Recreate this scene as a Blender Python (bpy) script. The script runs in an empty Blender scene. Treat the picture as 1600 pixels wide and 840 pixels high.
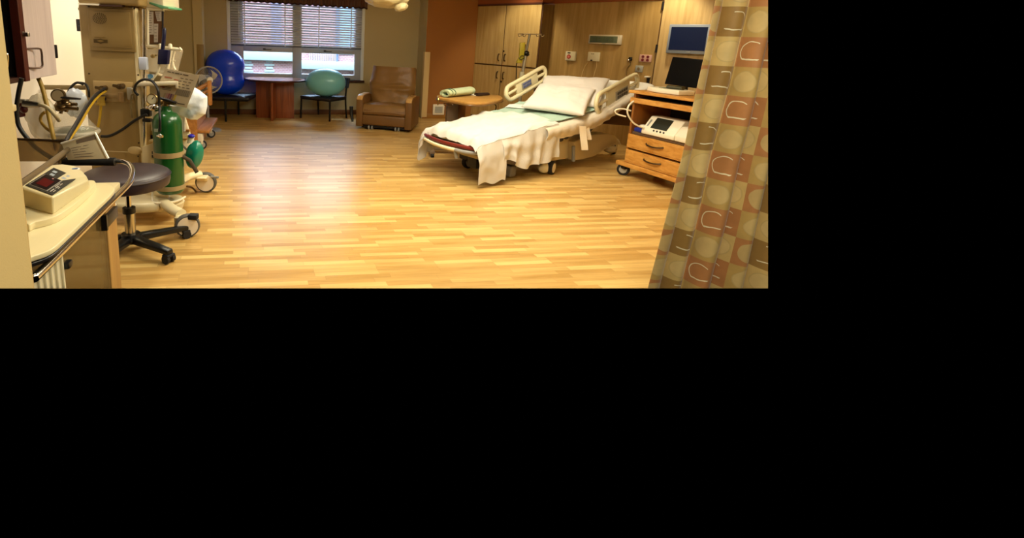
import bpy, bmesh, math, random
from mathutils import Vector, Matrix, noise
random.seed(7)
V = Vector
C = bpy.context.scene.collection
# ------------------------------------------------------------------ camera model (1600x840 frame)
FPX, CX, CY, H = 780.0, 600.0, 225.0, 1.55
ROLL = 0.04
PITCH = math.atan(165*math.cos(ROLL)/FPX)
FW = V((0, math.cos(PITCH), -math.sin(PITCH)))
_r0 = V((1, 0, 0)); _u0 = _r0.cross(FW)
CR = _r0*math.cos(ROLL)+_u0*math.sin(ROLL)
CU = CR.cross(FW)
EYE = V((0, 0, H))
def ray(x, y): return FW+CR*((x-CX)/FPX)-CU*((y-CY)/FPX)
def pz(x, y, z=0.0):
    d = ray(x, y); return EYE+d*((z-H)/d.z)
def at(x, y, Y):
    d = ray(x, y); return EYE+d*(Y/d.y)
def onw(x, y, p0, e):
    """point of the vertical plane through p0 along e that shows at pixel x, y"""
    n = V((e[1], -e[0], 0)); d = ray(x, y)
    return EYE+d*((V((p0[0], p0[1], 0))-V((0, 0, H))).dot(n)/d.dot(n))

# ------------------------------------------------------------------ materials
def lin(c):
    return c/12.92 if c <= 0.04045 else ((c+0.055)/1.055)**2.4
def rgb(h):
    h = h.lstrip('#'); return tuple(lin(int(h[i:i+2], 16)/255) for i in (0, 2, 4))+(1,)
_m = {}
def mat(name, col, rough=0.5, metal=0.0, bump=0.0, bscale=60.0, spec=0.5, alpha=1.0, trans=0.0, emit=None, estr=0.0, var=0.0, vscale=3.0, stretch=None, coat=0.0, sheen=0.0):
    if name in _m: return _m[name]
    m = bpy.data.materials.new(name); m.use_nodes = True
    nt = m.node_tree; b = nt.nodes['Principled BSDF']
    b.inputs['Base Color'].default_value = rgb(col)
    b.inputs['Roughness'].default_value = rough
    b.inputs['Metallic'].default_value = metal
    b.inputs['Specular IOR Level'].default_value = spec
    b.inputs['Alpha'].default_value = alpha
    b.inputs['Transmission Weight'].default_value = trans
    b.inputs['Coat Weight'].default_value = coat
    b.inputs['Sheen Weight'].default_value = sheen
    if emit:
        b.inputs['Emission Color'].default_value = rgb(emit); b.inputs['Emission Strength'].default_value = estr
    if bump or var:
        tc = nt.nodes.new('ShaderNodeTexCoord'); mp = nt.nodes.new('ShaderNodeMapping')
        nt.links.new(tc.outputs['Object'], mp.inputs['Vector'])
        if stretch: mp.inputs['Scale'].default_value = stretch
        if bump:
            n = nt.nodes.new('ShaderNodeTexNoise'); n.inputs['Scale'].default_value = bscale; n.inputs['Detail'].default_value = 4
            bp = nt.nodes.new('ShaderNodeBump'); bp.inputs['Strength'].default_value = bump; bp.inputs['Distance'].default_value = 0.01
            nt.links.new(mp.outputs[0], n.inputs['Vector']); nt.links.new(n.outputs['Fac'], bp.inputs['Height']); nt.links.new(bp.outputs[0], b.inputs['Normal'])
        if var:
            n2 = nt.nodes.new('ShaderNodeTexNoise'); n2.inputs['Scale'].default_value = vscale; n2.inputs['Detail'].default_value = 5
            nt.links.new(mp.outputs[0], n2.inputs['Vector'])
            mx = nt.nodes.new('ShaderNodeMix'); mx.data_type = 'RGBA'
            c = rgb(col); mx.inputs['A'].default_value = tuple(x*(1-var) for x in c[:3])+(1,); mx.inputs['B'].default_value = tuple(min(1, x*(1+var)) for x in c[:3])+(1,)
            nt.links.new(n2.outputs['Fac'], mx.inputs['Factor']); nt.links.new(mx.outputs['Result'], b.inputs['Base Color'])
    _m[name] = m; return m

def wood(name, c1, c2, rough=0.4, axis='Z', scale=1.0, rot=0.0, coat=0.0):
    """grained wood: noise stretched along one axis"""
    m = bpy.data.materials.new(name); m.use_nodes = True
    nt = m.node_tree; b = nt.nodes['Principled BSDF']; N = nt.nodes.new; L = nt.links.new
    tc = N('ShaderNodeTexCoord'); mp = N('ShaderNodeMapping'); L(tc.outputs['Object'], mp.inputs['Vector'])
    s = [14*scale]*3; s['XYZ'.index(axis)] = 0.9*scale
    mp.inputs['Scale'].default_value = s; mp.inputs['Rotation'].default_value = (0, 0, rot)
    n = N('ShaderNodeTexNoise'); n.inputs['Scale'].default_value = 1.6; n.inputs['Detail'].default_value = 8; n.inputs['Roughness'].default_value = 0.62; n.inputs['Distortion'].default_value = 0.6
    L(mp.outputs[0], n.inputs['Vector'])
    r = N('ShaderNodeValToRGB'); r.color_ramp.elements[0].position = 0.32; r.color_ramp.elements[1].position = 0.7
    r.color_ramp.elements[0].color = rgb(c1); r.color_ramp.elements[1].color = rgb(c2)
    L(n.outputs['Fac'], r.inputs[0]); L(r.outputs[0], b.inputs['Base Color'])
    b.inputs['Roughness'].default_value = rough; b.inputs['Coat Weight'].default_value = coat
    return m

def clear(name, col, rough=0.05, alpha=0.3, spec=0.5):
    """thin clear plastic / glass: a glossy coat over a mostly transparent sheet"""
    m = bpy.data.materials.new(name); m.use_nodes = True
    nt = m.node_tree; N = nt.nodes.new; L = nt.links.new
    b = nt.nodes['Principled BSDF']; b.inputs['Base Color'].default_value = rgb(col); b.inputs['Roughness'].default_value = rough
    t = N('ShaderNodeBsdfTransparent'); mx = N('ShaderNodeMixShader'); mx.inputs[0].default_value = alpha
    L(t.outputs[0], mx.inputs[1]); L(b.outputs[0], mx.inputs[2]); L(mx.outputs[0], nt.nodes['Material Output'].inputs['Surface'])
    t.inputs[0].default_value = rgb(col) if spec < 0.4 else (1, 1, 1, 1)
    return m

# ------------------------------------------------------------------ geometry
class Fr:
    """local frame (may be oblique)"""
    def __init__(s, o, ex=(1, 0, 0), ey=(0, 1, 0), ez=(0, 0, 1)):
        s.o, s.ex, s.ey, s.ez = V(o), V(ex), V(ey), V(ez)
    def p(s, x, y=0, z=0): return s.o+s.ex*x+s.ey*y+s.ez*z
W = Fr((0, 0, 0))

class MB:
    def __init__(s): s.bm = bmesh.new(); s.uv = None
    def add(s, verts, faces, bevel=0, seg=2):
        t = bmesh.new(); vs = [t.verts.new(v) for v in verts]
        for f in faces:
            try: t.faces.new([vs[i] for i in f])
            except ValueError: pass
        bmesh.ops.recalc_face_normals(t, faces=t.faces)
        if bevel:
            es = [e for e in t.edges if len(e.link_faces) == 2 and e.calc_face_angle(0) > 0.5]
            bmesh.ops.bevel(t, geom=es, offset=bevel, segments=seg, affect='EDGES', profile=0.5, clamp_overlap=True)
        me = bpy.data.meshes.new('t'); t.to_mesh(me); t.free(); s.bm.from_mesh(me); bpy.data.meshes.remove(me)
        return s
    def hexa(s, pts, bevel=0, seg=2):
        """8 points: bottom loop of 4, then the top loop"""
        return s.add(pts, [(0, 3, 2, 1), (4, 5, 6, 7), (0, 1, 5, 4), (1, 2, 6, 5), (2, 3, 7, 6), (3, 0, 4, 7)], bevel, seg)
    def box(s, fr, x0, x1, y0, y1, z0, z1, bevel=0, seg=2):
        return s.hexa([fr.p(x0, y0, z0), fr.p(x1, y0, z0), fr.p(x1, y1, z0), fr.p(x0, y1, z0),
                       fr.p(x0, y0, z1), fr.p(x1, y0, z1), fr.p(x1, y1, z1), fr.p(x0, y1, z1)], bevel, seg)
    def prism(s, poly, off, bevel=0, seg=2):
        n = len(poly); off = V(off); a = [V(p) for p in poly]; b = [p+off for p in a]
        return s.add(a+b, [tuple(range(n))[::-1], tuple(range(n, 2*n))]+[(i, (i+1) % n, n+(i+1) % n, n+i) for i in range(n)], bevel, seg)
    def loft(s, loops, cap=True, closed=False):
        n = len(loops[0]); vs = [V(p) for l in loops for p in l]; fs = []
        K = len(loops)
        for k in range(K if closed else K-1):
            for i in range(n):
                fs.append((k*n+i, k*n+(i+1) % n, ((k+1) % K)*n+(i+1) % n, ((k+1) % K)*n+i))
        if cap and not closed: fs += [tuple(range(n))[::-1], tuple(range((K-1)*n, K*n))]
        return s.add(vs, fs)
    def cyl(s, p0, p1, r0, r1=None, seg=20, cap=True):
        return s.tube([p0, p1], [r0, r0 if r1 is None else r1], seg, cap=cap)
    def tube(s, pts, r, seg=10, closed=False, cap=True, flat=None):
        pts = [V(p) for p in pts]; n = len(pts); rs = r if isinstance(r, (list, tuple)) else [r]*n
        loops = []; up = None
        for i in range(n):
            if closed: t = pts[(i+1) % n]-pts[i-1]
            else: t = pts[min(i+1, n-1)]-pts[max(i-1, 0)]
            if t.length < 1e-9: t = V((0, 0, 1))
            t.normalize()
            if up is None:
                up = V((0, 0, 1)) if abs(t.z) < 0.9 else V((1, 0, 0))
            a = t.cross(up)
            if a.length < 1e-6: a = t.orthogonal()
            a.normalize(); b = a.cross(t).normalized(); up = b
            loops.append([pts[i]+a*math.cos(2*math.pi*k/seg)*rs[i]*(flat or 1)+b*math.sin(2*math.pi*k/seg)*rs[i] for k in range(seg)])
        return s.loft(loops, cap, closed)
    def curve(s, pts, r, seg=8, sub=6, closed=False, flat=None):
        return s.tube(smooth(pts, sub, closed), r, seg, closed, flat=flat)
    def lathe(s, prof, o, seg=32, sx=1, sy=1, fr=None):
        fr = fr or Fr(o); loops = []
        for r, z in prof:
            loops.append([fr.p(max(r, 1e-4)*sx*math.cos(2*math.pi*k/seg), max(r, 1e-4)*sy*math.sin(2*math.pi*k/seg), z) for k in range(seg)])
        return s.loft(loops)
    def ell(s, fr, rx, ry, rz, seg=32, rings=16, f=None):
        loops = []
        for i in range(rings+1):
            a = -math.pi/2+math.pi*i/rings; c = max(math.cos(a), 1e-3); z = math.sin(a)
            l = []
            for k in range(seg):
                x, y = c*math.cos(2*math.pi*k/seg), c*math.sin(2*math.pi*k/seg)
                q = (x, y, z) if f is None else f(x, y, z)
                l.append(fr.p(q[0]*rx, q[1]*ry, q[2]*rz))
            loops.append(l)
        return s.loft(loops)
    def grid(s, fn, nu, nv, thick=0.0, uv=None):
        vs = [V(fn(i/nu, j/nv)) for j in range(nv+1) for i in range(nu+1)]
        t = bmesh.new(); bv = [t.verts.new(v) for v in vs]
        ul = t.loops.layers.uv.new('UVMap') if uv else None
        for j in range(nv):
            for i in range(nu):
                ix = (j*(nu+1)+i, j*(nu+1)+i+1, (j+1)*(nu+1)+i+1, (j+1)*(nu+1)+i)
                f = t.faces.new([bv[k] for k in ix])
                if uv:
                    for lp, (a, b) in zip(f.loops, ((i, j), (i+1, j), (i+1, j+1), (i, j+1))): lp[ul].uv = uv(a/nu, b/nv)
        if thick:
            t.normal_update()
            bmesh.ops.solidify(t, geom=list(t.faces), thickness=thick)
        me = bpy.data.meshes.new('t'); t.to_mesh(me); t.free(); s.bm.from_mesh(me); bpy.data.meshes.remove(me)
        return s
    def build(s, name, m, parent=None, sm=True, ang=0.7):
        me = bpy.data.meshes.new(name)
        s.bm.to_mesh(me); s.bm.free()
        for mm in (m if isinstance(m, (list, tuple)) else [m]): me.materials.append(mm)
        if sm:
            me.shade_smooth()
            try: me.set_sharp_from_angle(angle=ang)
            except Exception: pass
        o = bpy.data.objects.new(name, me); C.objects.link(o)
        if parent is not None:
            o.parent = parent
            w = parent.matrix_basis.copy() if parent.parent is None else parent.parent.matrix_basis.copy()
            o.matrix_parent_inverse = w.inverted() if parent.parent is None else Matrix.Identity(4)
        return o

def smooth(pts, sub=6, closed=False):
    pts = [V(p) for p in pts]; n = len(pts); out = []
    for i in range(n if closed else n-1):
        p0 = pts[i-1] if (closed or i > 0) else pts[0]; p1 = pts[i]; p2 = pts[(i+1) % n]
        p3 = pts[(i+2) % n] if (closed or i+2 < n) else pts[-1]
        for k in range(sub):
            t = k/sub
            out.append(0.5*((2*p1)+(p2-p0)*t+(2*p0-5*p1+4*p2-p3)*t*t+(3*p1-p0-3*p2+p3)*t**3))
    if not closed: out.append(pts[-1])
    return out

def thing(name, label, cat, loc=(0, 0, 0), group=None):
    o = bpy.data.objects.new(name, None); C.objects.link(o); o.location = loc; o.empty_display_size = 0.1
    o.matrix_basis = Matrix.Translation(V(loc))
    o['label'] = label; o['category'] = cat
    if group: o['group'] = group
    return o
def tag(o, label, cat, group=None, kind=None):
    o['label'] = label; o['category'] = cat
    if group: o['group'] = group
    if kind: o['kind'] = kind
    return o
def struct(o, label=None, cat=None):
    o['kind'] = 'structure'
    if label: o['label'] = label
    if cat: o['category'] = cat
    return o
def nz(p, s=1.0, o=0.0): return noise.noise(V(p)*s+V((o, o*1.7, -o)))
trim_list = []
def trimmed(o): trim_list.append(o); return o

# common materials
WHITE = mat('white_plastic', '#ebe3cd', 0.35)
CREAM = mat('cream_plastic', '#cdbd94', 0.4, var=0.04, vscale=4)
IVORY = mat('ivory_enamel', '#e6dab6', 0.3)
BLACK = mat('black_plastic', '#0c0b0c', 0.4)
RUBBER = mat('black_rubber', '#141214', 0.7)
CHROME = mat('chrome', '#d8d4cc', 0.16, 1.0)
STEEL = mat('brushed_steel', '#a8a49a', 0.35, 1.0)
GREYP = mat('grey_plastic', '#8d8b86', 0.45)
DARKM = mat('dark_metal', '#1a1718', 0.45, 0.4)
BROWNM = mat('bronze_metal', '#5b4a38', 0.35, 0.9)

exec_order = []
# ================================================================== ROOM
wd = V((0.97, 0.242, 0)).normalized()           # direction of the window wall
wn = V((-wd.y, wd.x, 0))                         # away from the room
hd = V((0.61, -0.79, 0)).normalized()            # direction of the headwall (left to right)
hb = V((0.79, 0.61, 0)).normalized()             # behind the headwall
W0 = V((-1.85, 9.85, 0))
O0 = V((0.74, 9.98, 0))
CEIL = 2.75

def paint(name, col, rough=0.75): return mat(name, col, rough, bump=0.05, bscale=250, var=0.03, vscale=1.2)
P_TAUPE = paint('taupe_paint', '#b8a97f')
P_ORANGE = paint('rust_orange_paint', '#9a6327')
P_WHITE = paint('warm_white_paint', '#f2e8d6')
P_CREAM = paint('cream_paint', '#d9bd80')
P_CEIL = paint('ceiling_paint', '#f1e9dc')

# ---- floor: narrow strip parquet
def floor_mat():
    m = bpy.data.materials.new('strip_parquet'); m.use_nodes = True
    nt = m.node_tree; b = nt.nodes['Principled BSDF']; N = nt.nodes.new; L = nt.links.new
    def mth(op, a, c=None, d=None):
        n = N('ShaderNodeMath'); n.operation = op
        for i, x in enumerate((a, c, d)):
            if x is None: continue
            if isinstance(x, (int, float)): n.inputs[i].default_value = x
            else: L(x, n.inputs[i])
        return n.outputs[0]
    def dot(v, d):
        n = N('ShaderNodeVectorMath'); n.operation = 'DOT_PRODUCT'; L(v, n.inputs[0]); n.inputs[1].default_value = d; return n.outputs['Value']
    tc = N('ShaderNodeTexCoord'); P = tc.outputs['Object']
    d1 = V((0.985, 0.17, 0)).normalized(); d2 = V((-0.28, 1, 0)).normalized()
    det = d1.x*d2.y-d1.y*d2.x
    u = dot(P, (d2.y/det, -d2.x/det, 0)); v = dot(P, (-d1.y/det, d1.x/det, 0))
    vr = mth('DIVIDE', v, 0.056); row = mth('FLOOR', vr)
    wr = N('ShaderNodeTexWhiteNoise'); wr.noise_dimensions = '1D'; L(row, wr.inputs['W'])
    ur = mth('ADD', mth('DIVIDE', u, 0.43), mth('MULTIPLY', wr.outputs['Value'], 17.3)); pl = mth('FLOOR', ur)
    cv = N('ShaderNodeCombineXYZ'); L(pl, cv.inputs[0]); L(row, cv.inputs[1])
    wp = N('ShaderNodeTexWhiteNoise'); wp.noise_dimensions = '2D'; L(cv.outputs[0], wp.inputs['Vector'])
    # grain
    gv = N('ShaderNodeCombineXYZ'); L(mth('MULTIPLY', u, 3.0), gv.inputs[0]); L(mth('MULTIPLY', v, 60.0), gv.inputs[1]); L(mth('MULTIPLY', wp.outputs['Value'], 40.0), gv.inputs[2])
    g = N('ShaderNodeTexNoise'); g.inputs['Scale'].default_value = 1.0; g.inputs['Detail'].default_value = 6; g.inputs['Roughness'].default_value = 0.65; g.inputs['Distortion'].default_value = 0.8
    L(gv.outputs[0], g.inputs['Vector'])
    gv2 = N('ShaderNodeCombineXYZ'); L(mth('MULTIPLY', u, 1.3), gv2.inputs[0]); L(mth('MULTIPLY', v, 14.0), gv2.inputs[1])
    g2 = N('ShaderNodeTexNoise'); g2.inputs['Scale'].default_value = 1.0; g2.inputs['Detail'].default_value = 3; L(gv2.outputs[0], g2.inputs['Vector'])
    t = mth('ADD', mth('MULTIPLY', wp.outputs['Value'], 0.40), mth('ADD', mth('MULTIPLY', g.outputs['Fac'], 0.55), mth('MULTIPLY', g2.outputs['Fac'], 0.45)))
    r = N('ShaderNodeValToRGB'); e = r.color_ramp.elements
    e[0].position = 0.38; e[0].color = rgb('#a8803f'); e[1].position = 0.95; e[1].color = rgb('#dab873')
    x = e.new(0.66); x.color = rgb('#c39b59')
    L(t, r.inputs[0])
    # thin darker joints
    fv = mth('FRACT', vr); fu = mth('FRACT', ur)
    j = mth('MINIMUM', mth('MINIMUM', fv, mth('SUBTRACT', 1.0, fv)), mth('MULTIPLY', mth('MINIMUM', fu, mth('SUBTRACT', 1.0, fu)), 8.0))
    jm = N('ShaderNodeMapRange'); jm.inputs[1].default_value = 0.0; jm.inputs[2].default_value = 0.05; jm.inputs[3].default_value = 0.80; jm.inputs[4].default_value = 1.0
    L(j, jm.inputs[0])
    mx = N('ShaderNodeVectorMath'); mx.operation = 'SCALE'; L(r.outputs[0], mx.inputs[0]); L(jm.outputs[0], mx.inputs['Scale'])
    L(mx.outputs[0], b.inputs['Base Color'])
    b.inputs['Roughness'].default_value = 0.30; b.inputs['Specular IOR Level'].default_value = 0.45
    return m
fl = [pz(-60, 450), pz(1110, 450), V((5.2, 7.1, 0)), V((5.2, 11.5, 0)), V((-4.3, 11.5, 0)), V((-4.3, 5.0, 0)), V((-2.9, 4.9, 0)), V((-2.9, 2.6, 0))]
o = MB().prism(fl, (0, 0, -0.003)).build('floor', floor_mat(), sm=False); struct(o)

def wallbox(name, p0, p1, thick, z0, z1, m, side=1):
    p0, p1 = V((p0[0], p0[1], 0)), V((p1[0], p1[1], 0)); e = (p1-p0).normalized(); n = V((-e.y, e.x, 0))*side
    fr = Fr(p0, e, n); L = (p1-p0).length
    return struct(MB().box(fr, 0, L, 0, thick, z0, z1).build(name, m, sm=False))

WX0, WX1 = -3.40, 0.50
def onwin(x, t=0.0, z=0.0):    # x measured along the window wall from W0
    return W0+wd*x+wn*t+V((0, 0, z))
frw = Fr(W0, wd, wn)
a = onw(356, 60, W0, wd); bq = onw(568.5, 60, W0, wd)
wl = (V((a.x, a.y, 0))-W0).dot(wd); wr_ = (V((bq.x, bq.y, 0))-W0).dot(wd)
SILL, HEAD = 0.70, 2.34
wallL = (V((-3.42, 9.45, 0))-W0).dot(wd); wallR = (V((0.62, 10.46, 0))-W0).dot(wd)
mb = MB()
mb.box(frw, wallL-0.2, wl, 0, 0.22, 0, CEIL); mb.box(frw, wr_, wallR+0.2, 0, 0.22, 0, CEIL)
mb.box(frw, wl, wr_, 0, 0.22, 0, SILL); mb.box(frw, wl, wr_, 0, 0.22, HEAD, CEIL)
struct(mb.build('wall_back', P_TAUPE, sm=False))
# alcove returns
cR = V((0.74, 9.98, 0)); pR = onwin(wallR)
wallbox('wall_alcove_right', (cR.x, cR.y), (pR.x, pR.y), 0.10, 0, CEIL, P_TAUPE, -1)
cL = at(318, 100, 8.9); pL = onwin(wallL)
wallbox('wall_alcove_left', (pL.x, pL.y), (cL.x, cL.y), 0.15, 0, CEIL, P_TAUPE, -1)
lw = V((cL.x, cL.y, 0)); wallbox('wall_back_left', (lw.x-1.1, lw.y-0.05), (lw.x-0.002, lw.y), 0.12, 0, CEIL, P_TAUPE, 1)
C0 = onw(738, 140, O0, wd); C0.z = 0
wallbox('wall_orange', (cR.x+0.002, cR.y), (C0.x, C0.y), 0.12, 0, CEIL, P_ORANGE, 1)
_q = C0-hd*0.001; wallbox('wall_orange_return', (_q.x, _q.y), ((_q+hb*0.8).x, (_q+hb*0.8).y), 0.1, 0, CEIL, P_ORANGE, 1)
# corner guards
GUARD = mat('corner_guard_vinyl', '#d8bd85', 0.5)
g0 = onw(663.5, 81, O0, wd)
mb = MB(); frg = Fr((cR.x, cR.y, 0), wd, wn)
mb.box(frg, -0.012, 0.10, -0.012, 0.0, 0.03, g0.z, 0.004); mb.box(frg, -0.012, 0.0, 0.0, 0.10, 0.03, g0.z, 0.004)
struct(mb.build('trim_1', GUARD))
g1 = at(309, 69, lw.y)
mb = MB(); frl = Fr((lw.x, lw.y, 0), wd, wn)
mb.box(frl, -0.105, 0.012, -0.012, -0.001, 0.03, g1.z, 0.004); mb.box(frl, 0.0, 0.012, 0.0, 0.10, 0.03, g1.z, 0.004)
struct(mb.build('trim_2', mat('corner_guard_brown', '#8f7440', 0.5)))
# baseboards
BB = mat('brown_base', '#6f4218', 0.45)
mb = MB(); mb.box(frw, wallL, wallR, -0.015, 0, 0, 0.10, 0.004); struct(mb.build('baseboard_back', BB))
mb = MB(); mb.box(frg, 0.10, 1.05, -0.015, -0.001, 0, 0.10, 0.004); struct(mb.build('baseboard_orange', mat('tan_base', '#9c6a25', 0.45)))

# ---- window: frame, sashes, glass
FRM = mat('window_frame_paint', '#a9adb0', 0.4)
def px_on_win(x, y):
    p = onw(x, y, W0+wn*0.06, wd); return (V((p.x, p.y, 0))-W0).dot(wd), p.z
win = thing('window_1', 'wide window with two lower tilting panes under a half-lowered blind', 'window', tuple(onwin(-0.6, 0.05, SILL)))
win['kind'] = 'structure'
(xa, za), (xb, zb) = px_on_win(380, 81), px_on_win(457, 115)
(xc, zc), (xd, zd) = px_on_win(471, 83), px_on_win(553, 118)
xa = wl+0.28
zb0, zt0 = 0.80, 1.21
mb = MB()
y0, y1 = 0.02, 0.10
mb.box(frw, wl, xa, y0, y1, SILL, HEAD, 0.01); mb.box(frw, xb, xc, y0-0.02, y1, SILL, HEAD, 0.01); mb.box(frw, xd, wr_, y0, y1, SILL, HEAD, 0.01)
for (p, q) in ((xa, xb), (xc, xd)):
    mb.box(frw, p, q, y0, y1, SILL, zb0, 0.008); mb.box(frw, p, q, y0, y1, zt0, zt0+0.12, 0.008); mb.box(frw, p, q, y0, y1, HEAD-0.08, HEAD, 0.008)
mb.build('window_frame', FRM, win)
GL = clear('window_glass', '#ffffff', 0.02, 0.08)
for (p, q) in ((xa, xb), (xc, xd)):
    MB().box(frw, p, q, 0.06, 0.066, zb0, zt0).build('pane', GL, win, sm=False)
    MB().box(frw, p, q, 0.06, 0.066, zt0+0.12, HEAD-0.08).build('pane', GL, win, sm=False)
    m_ = (p+q)/2
    l = MB().box(frw, m_-0.10, m_+0.06, -0.005, 0.02, zt0+0.035, zt0+0.05, 0.004); l.box(frw, m_-0.10, m_-0.05, -0.015, 0.02, zt0+0.045, zt0+0.065, 0.004)
    l.build('latch', BLACK, win)
MB().box(frw, wl-0.01, wl+0.05, -0.012, 0.03, SILL, HEAD, 0.004).build('jamb', mat('white_jamb', '#dfe6ea', 0.4), win)
MB().box(frw, wr_-0.05, wr_+0.01, -0.012, 0.03, SILL, HEAD, 0.004).build('jamb', mat('white_jamb', '#dfe6ea', 0.4), win)
MB().box(frw, wl-0.03, wr_+0.03, -0.06, 0.05, SILL-0.045, SILL, 0.008).build('sill', mat('dark_sill', '#3a2016', 0.4), win)

# ---- blind
BL = bpy.data.materials.new('blind_slat'); BL.use_nodes = True
_b = BL.node_tree.nodes['Principled BSDF']; _b.inputs['Base Color'].default_value = rgb('#d4d6de'); _b.inputs['Roughness'].default_value = 0.5
_t = BL.node_tree.nodes.new('ShaderNodeBsdfTranslucent'); _t.inputs[0].default_value = rgb('#dfe2ea')
_x = BL.node_tree.nodes.new('ShaderNodeMixShader'); _x.inputs[0].default_value = 0.16
BL.node_tree.links.new(_b.outputs[0], _x.inputs[1]); BL.node_tree.links.new(_t.outputs[0], _x.inputs[2]); BL.node_tree.links.new(_x.outputs[0], BL.node_tree.nodes['Material Output'].inputs[0])
bl = thing('window_blind', 'grey slatted blind lowered halfway over the window behind the round table', 'blind', tuple(onwin(-0.6, -0.05, 1.32)))
BZ = 1.325; bx0, bx1 = wl+0.06, wr_-0.055
mb = MB(); zz = BZ+0.03; k = 0
while zz < HEAD-0.06:
    p = [frw.p(bx0, -0.030, zz-0.016), frw.p(bx1, -0.030, zz-0.016), frw.p(bx1, 0.004, zz+0.016), frw.p(bx0, 0.004, zz+0.016)]
    mb.add(p+[q+V((0, 0, 0.0012)) for q in p], [(0, 1, 2, 3), (7, 6, 5, 4), (0, 4, 5, 1), (1, 5, 6, 2), (2, 6, 7, 3), (3, 7, 4, 0)]); zz += 0.046
sl = mb.build('slats', BL, bl, sm=False)
MB().box(frw, bx0, bx1, -0.03, 0.0, BZ-0.012, BZ+0.014, 0.004).build('bottom_rail', mat('blind_rail', '#4a4f58', 0.5), bl)
MB().box(frw, bx0, bx1, -0.04, 0.005, HEAD-0.06, HEAD-0.005, 0.004).build('head_rail', mat('blind_rail', '#4a4f58'), bl)
for f_ in (0.10, 0.40, 0.66, 0.915):
    x = bx0+(bx1-bx0)*f_
    MB().box(frw, x-0.010, x+0.010, -0.036, -0.032, BZ, HEAD-0.06).build('ladder_tape', mat('ladder_tape', '#dfe3ea', 0.6), bl, sm=False)
x = bx0+0.14; MB().cyl(frw.p(x, -0.035, BZ+0.15), frw.p(x, -0.035, HEAD-0.06), 0.006, seg=8).build('tilt_wand', mat('ladder_tape', '#dfe3ea'), bl)
# ---- valance
vz0 = onw(470, 9, W0-wn*0.12, wd).z
VAL = mat('valance_brown', '#54301c', 0.8, var=0.45, vscale=9, stretch=(6, 6, 1), sheen=0.3)
def vfn(u, v):
    x = wl-0.02+(wr_-wl+0.05)*u; d = -0.13-0.022*math.sin(u*150)+0.012*nz((u*40, v*3, 0)); return frw.p(x, d, vz0+0.05-0.02*u+(HEAD+0.1-vz0)*v+0.008*math.sin(u*150))
mb = MB().grid(vfn, 260, 6, 0.006)
va = mb.build('valance', VAL); tag(va, 'gathered brown fabric valance across the top of the window', 'valance')
mb = MB().grid(lambda u, v: vfn(u, -0.07+0.075*v)+frw.ey*(-0.004), 260, 1, 0.008); mb.build('hem_band', mat('valance_hem', '#2a120c', 0.85), va)

# ---- headwall group
fh = Fr(C0, hd, hb)                      # cabinet front plane, x to the right along it
def oncab(x, y, D=0.0):
    p = onw(x, y, C0+hb*D, hd); return (V((p.x, p.y, 0))-C0).dot(hd), p.z
D = 0.34
OAK = wood('pale_oak_laminate', '#a7864c', '#c4a66a', 0.42, 'Z', 0.8)
OAKD = wood('oak_headwall_laminate', '#93733c', '#b39055', 0.42, 'Z', 0.6)
xR, _ = oncab(849, 6); xH0 = xR; xE = oncab(1030, 60, D)[0]; xEnd = 7.6
hw = thing('wall_headboard', 'tall oak panelled headwall behind the hospital bed', 'wall panel', tuple(fh.p(3, D, 0))); hw['kind'] = 'structure'
zsof = oncab(950, 3, D)[1]
MB().box(fh, xR+0.001, xE, D, D+0.12, 0, zsof).build('panel', OAKD, hw, sm=False)
xEnd = oncab(1165, 60, D)[0]
MB().box(fh, xE+0.004, xEnd, D-0.015, D+0.12, 0, CEIL).build('panel', wood('lit_oak_panel', '#b3925a', '#d2b27a', 0.42, 'Z', 0.6), hw, sm=False)  # same oak made lighter: the downlight's brightness is put into its colour
MB().box(fh, xE-0.012, xE+0.004, D-0.02, D+0.05, 0, zsof).build('edge_strip', mat('dark_seam', '#5a3c16', 0.5), hw, sm=False)
for zc_ in (1.56, 2.19):
    MB().cyl(fh.p(xE-0.004, D-0.03, zc_-0.06), fh.p(xE-0.004, D-0.03, zc_+0.06), 0.016, seg=10).build('hinge', DARKM, hw)
# rust soffits
mb = MB(); ztc = oncab(795, 8)[1]
mb.box(fh, 0.0, xR, -0.02, D+0.4, ztc+0.03, CEIL); mb.box(fh, xR, xE, D-0.02, D+0.4, zsof+0.0, CEIL)
struct(mb.build('wall_soffit', paint('soffit_rust', '#8a4616'), sm=False))
MB().box(fh, 0.0, xR, -0.026, -0.018, ztc, ztc+0.03).build('trim_3', mat('cornice_dark', '#4a200c', 0.5), sm=False)
struct(bpy.data.objects['trim_3'])
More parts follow.
